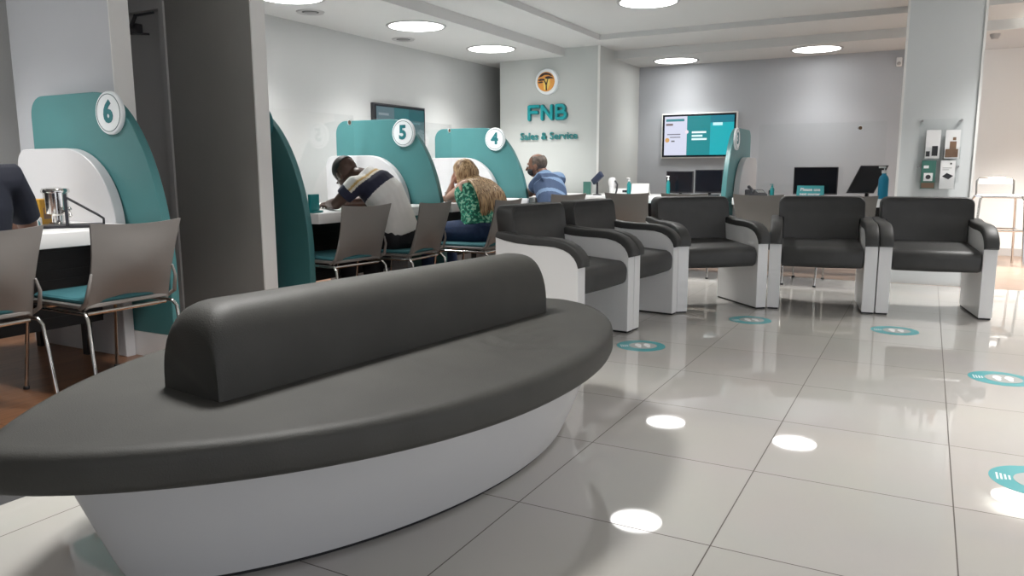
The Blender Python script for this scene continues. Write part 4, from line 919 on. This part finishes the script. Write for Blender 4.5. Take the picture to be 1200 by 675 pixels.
for i in range(280):
    a = rh.uniform(-PI * .62, PI * .62); el = rh.uniform(.15, 1.25)         # angle around the back of the head
    s = Vector((.08 * math.sin(a) * math.cos(el), -.012 - .1 * math.cos(a) * math.cos(el), .03 + .093 * math.sin(el)))
    low = Vector((.083 * math.sin(a), -.015 - .098 * math.cos(a), -.06)); L = rh.uniform(.30, .43); q0 = H(*s); q1 = H(*((s + low) / 2 + Vector((.012 * math.sin(a), -.012, .0)))); q2 = H(*low)
    sw = rh.uniform(-.045, .045); lx = math.sin(a)
    b0 = Q['c7'] + Vector((.105 + .02 * math.cos(a), lx * .13 + sw * .5, .02)); b1 = Q['chest'].lerp(Q['c7'], .15) + Vector((.165 + rh.uniform(0, .02), lx * .16 + sw, .01)); b2 = b1 + Vector((.028, sw * .4 + .015, -L * .40))
    pts = [q0, q1, q2, b0, b1, b2]; fine = []
    for k in range(len(pts) - 1):
        p0, p1, p2, p3 = pts[max(k - 1, 0)], pts[k], pts[k + 1], pts[min(k + 2, len(pts) - 1)]
        for j in range(3):
            x = j / 3; fine.append(.5 * ((2 * p1) + (p2 - p0) * x + (2 * p0 - 5 * p1 + 4 * p2 - p3) * x * x + (3 * p1 - p0 - 3 * p2 + p3) * x ** 3))
    fine.append(pts[-1]); n_ = len(fine); g.tube(fine, [.0075 + .0045 * math.sin(PI * min(1, k / (n_ * .8))) - (.0083 * max(0, k / n_ - .75) * 4 * .9) for k in range(n_)], 6)
obj('hair_lengths', g, M['blonde'], t, True, 80)
# 3 man in the blue striped shirt
def stripes(tt, sl, p):
    k = tt if sl is None else .93 - .3 * sl
    return 1 if (.90 < k < 1.3 or .66 < k < .78 or .36 < k < .44) else 0
P3 = dict(hip=V(-3.26, 6.89, .545), waist=V(-3.29, 6.94, .70), chest=V(-3.385, 7.060, .85), c7=V(-3.47, 7.100, .975), head=V(-3.545, 7.080, 1.075), head_fwd=V(-.90, -.15, -.12), head_up=V(-.12, -.05, 1),
          shL=V(-3.43, 6.920, .925), elL=V(-3.62, 7.090, .80), wrL=V(-3.84, 7.180, .79), shR=V(-3.40, 7.295, .93), elR=V(-3.57, 7.430, .80), wrR=V(-3.80, 7.360, .79), lat_dir=V(.25, .97, 0),
          knL=V(-3.66, 7.16, .53), anL=V(-3.62, 7.16, .085), knR=V(-3.66, 7.36, .53), anR=V(-3.60, 7.36, .085), hs=1.0, trousers='blacktr', top=(['bluea', 'blueb'], stripes), collar=.025, sleeve=.6)
t, H, HM, _ = person('balding man in blue striped shirt and black mask by the number 4 screen', P3, sx=1.13, skin='skin_brown')
cap_hair(t, H, HM, 'hairgrey', lambda c: (-.075 < c.z < .062 and c.y < .035) and not (c.z < -.02 and c.y > 0), 1.04, .006)
g = MB(); g.ell((0, 0, 0), (.066, .072, .052), 0, None, 28, 18); g.f = [f for f in g.f if (sum((g.v[i] for i in f), Vector()) / 4).y > .005]; g.m = [0] * len(g.f)
g.v = [H(*(v + Vector((0, .034, -.052)))) for v in g.v]; o = obj('face_mask', g, M['maskblk'], t, True, 80)
# 4 man in navy at the left edge
P4 = dict(hip=V(-3.50, 1.68, .545), waist=V(-3.50, 1.69, .70), chest=V(-3.50, 1.70, .87), c7=V(-3.52, 1.69, 1.075), head=V(-3.60, 1.66, 1.19), head_fwd=V(-.95, -.1, -.2), head_up=V(-.2, 0, 1),
          shL=V(-3.50, 1.49, 1.00), elL=V(-3.68, 1.38, .80), wrL=V(-3.93, 1.42, .79), shR=V(-3.49, 1.895, .995), elR=V(-3.58, 2.0, .775), wrR=V(-3.86, 1.96, .79),
          knL=V(-3.92, 1.56, .53), anL=V(-3.88, 1.56, .085), knR=V(-3.92, 1.82, .53), anR=V(-3.88, 1.82, .085), trousers='blacktr', top=(['darknavy'], None), collar=.02, sleeve=.78)
t, H, HM, _ = person('man in dark navy shirt seated at the left edge, head out of frame', P4, skin='skin_brown')
cap_hair(t, H, HM, 'hairdark', lambda c: c.z > -.03 - .25 * c.y and not (c.y > .045 and c.z < .055), 1.05, .006)
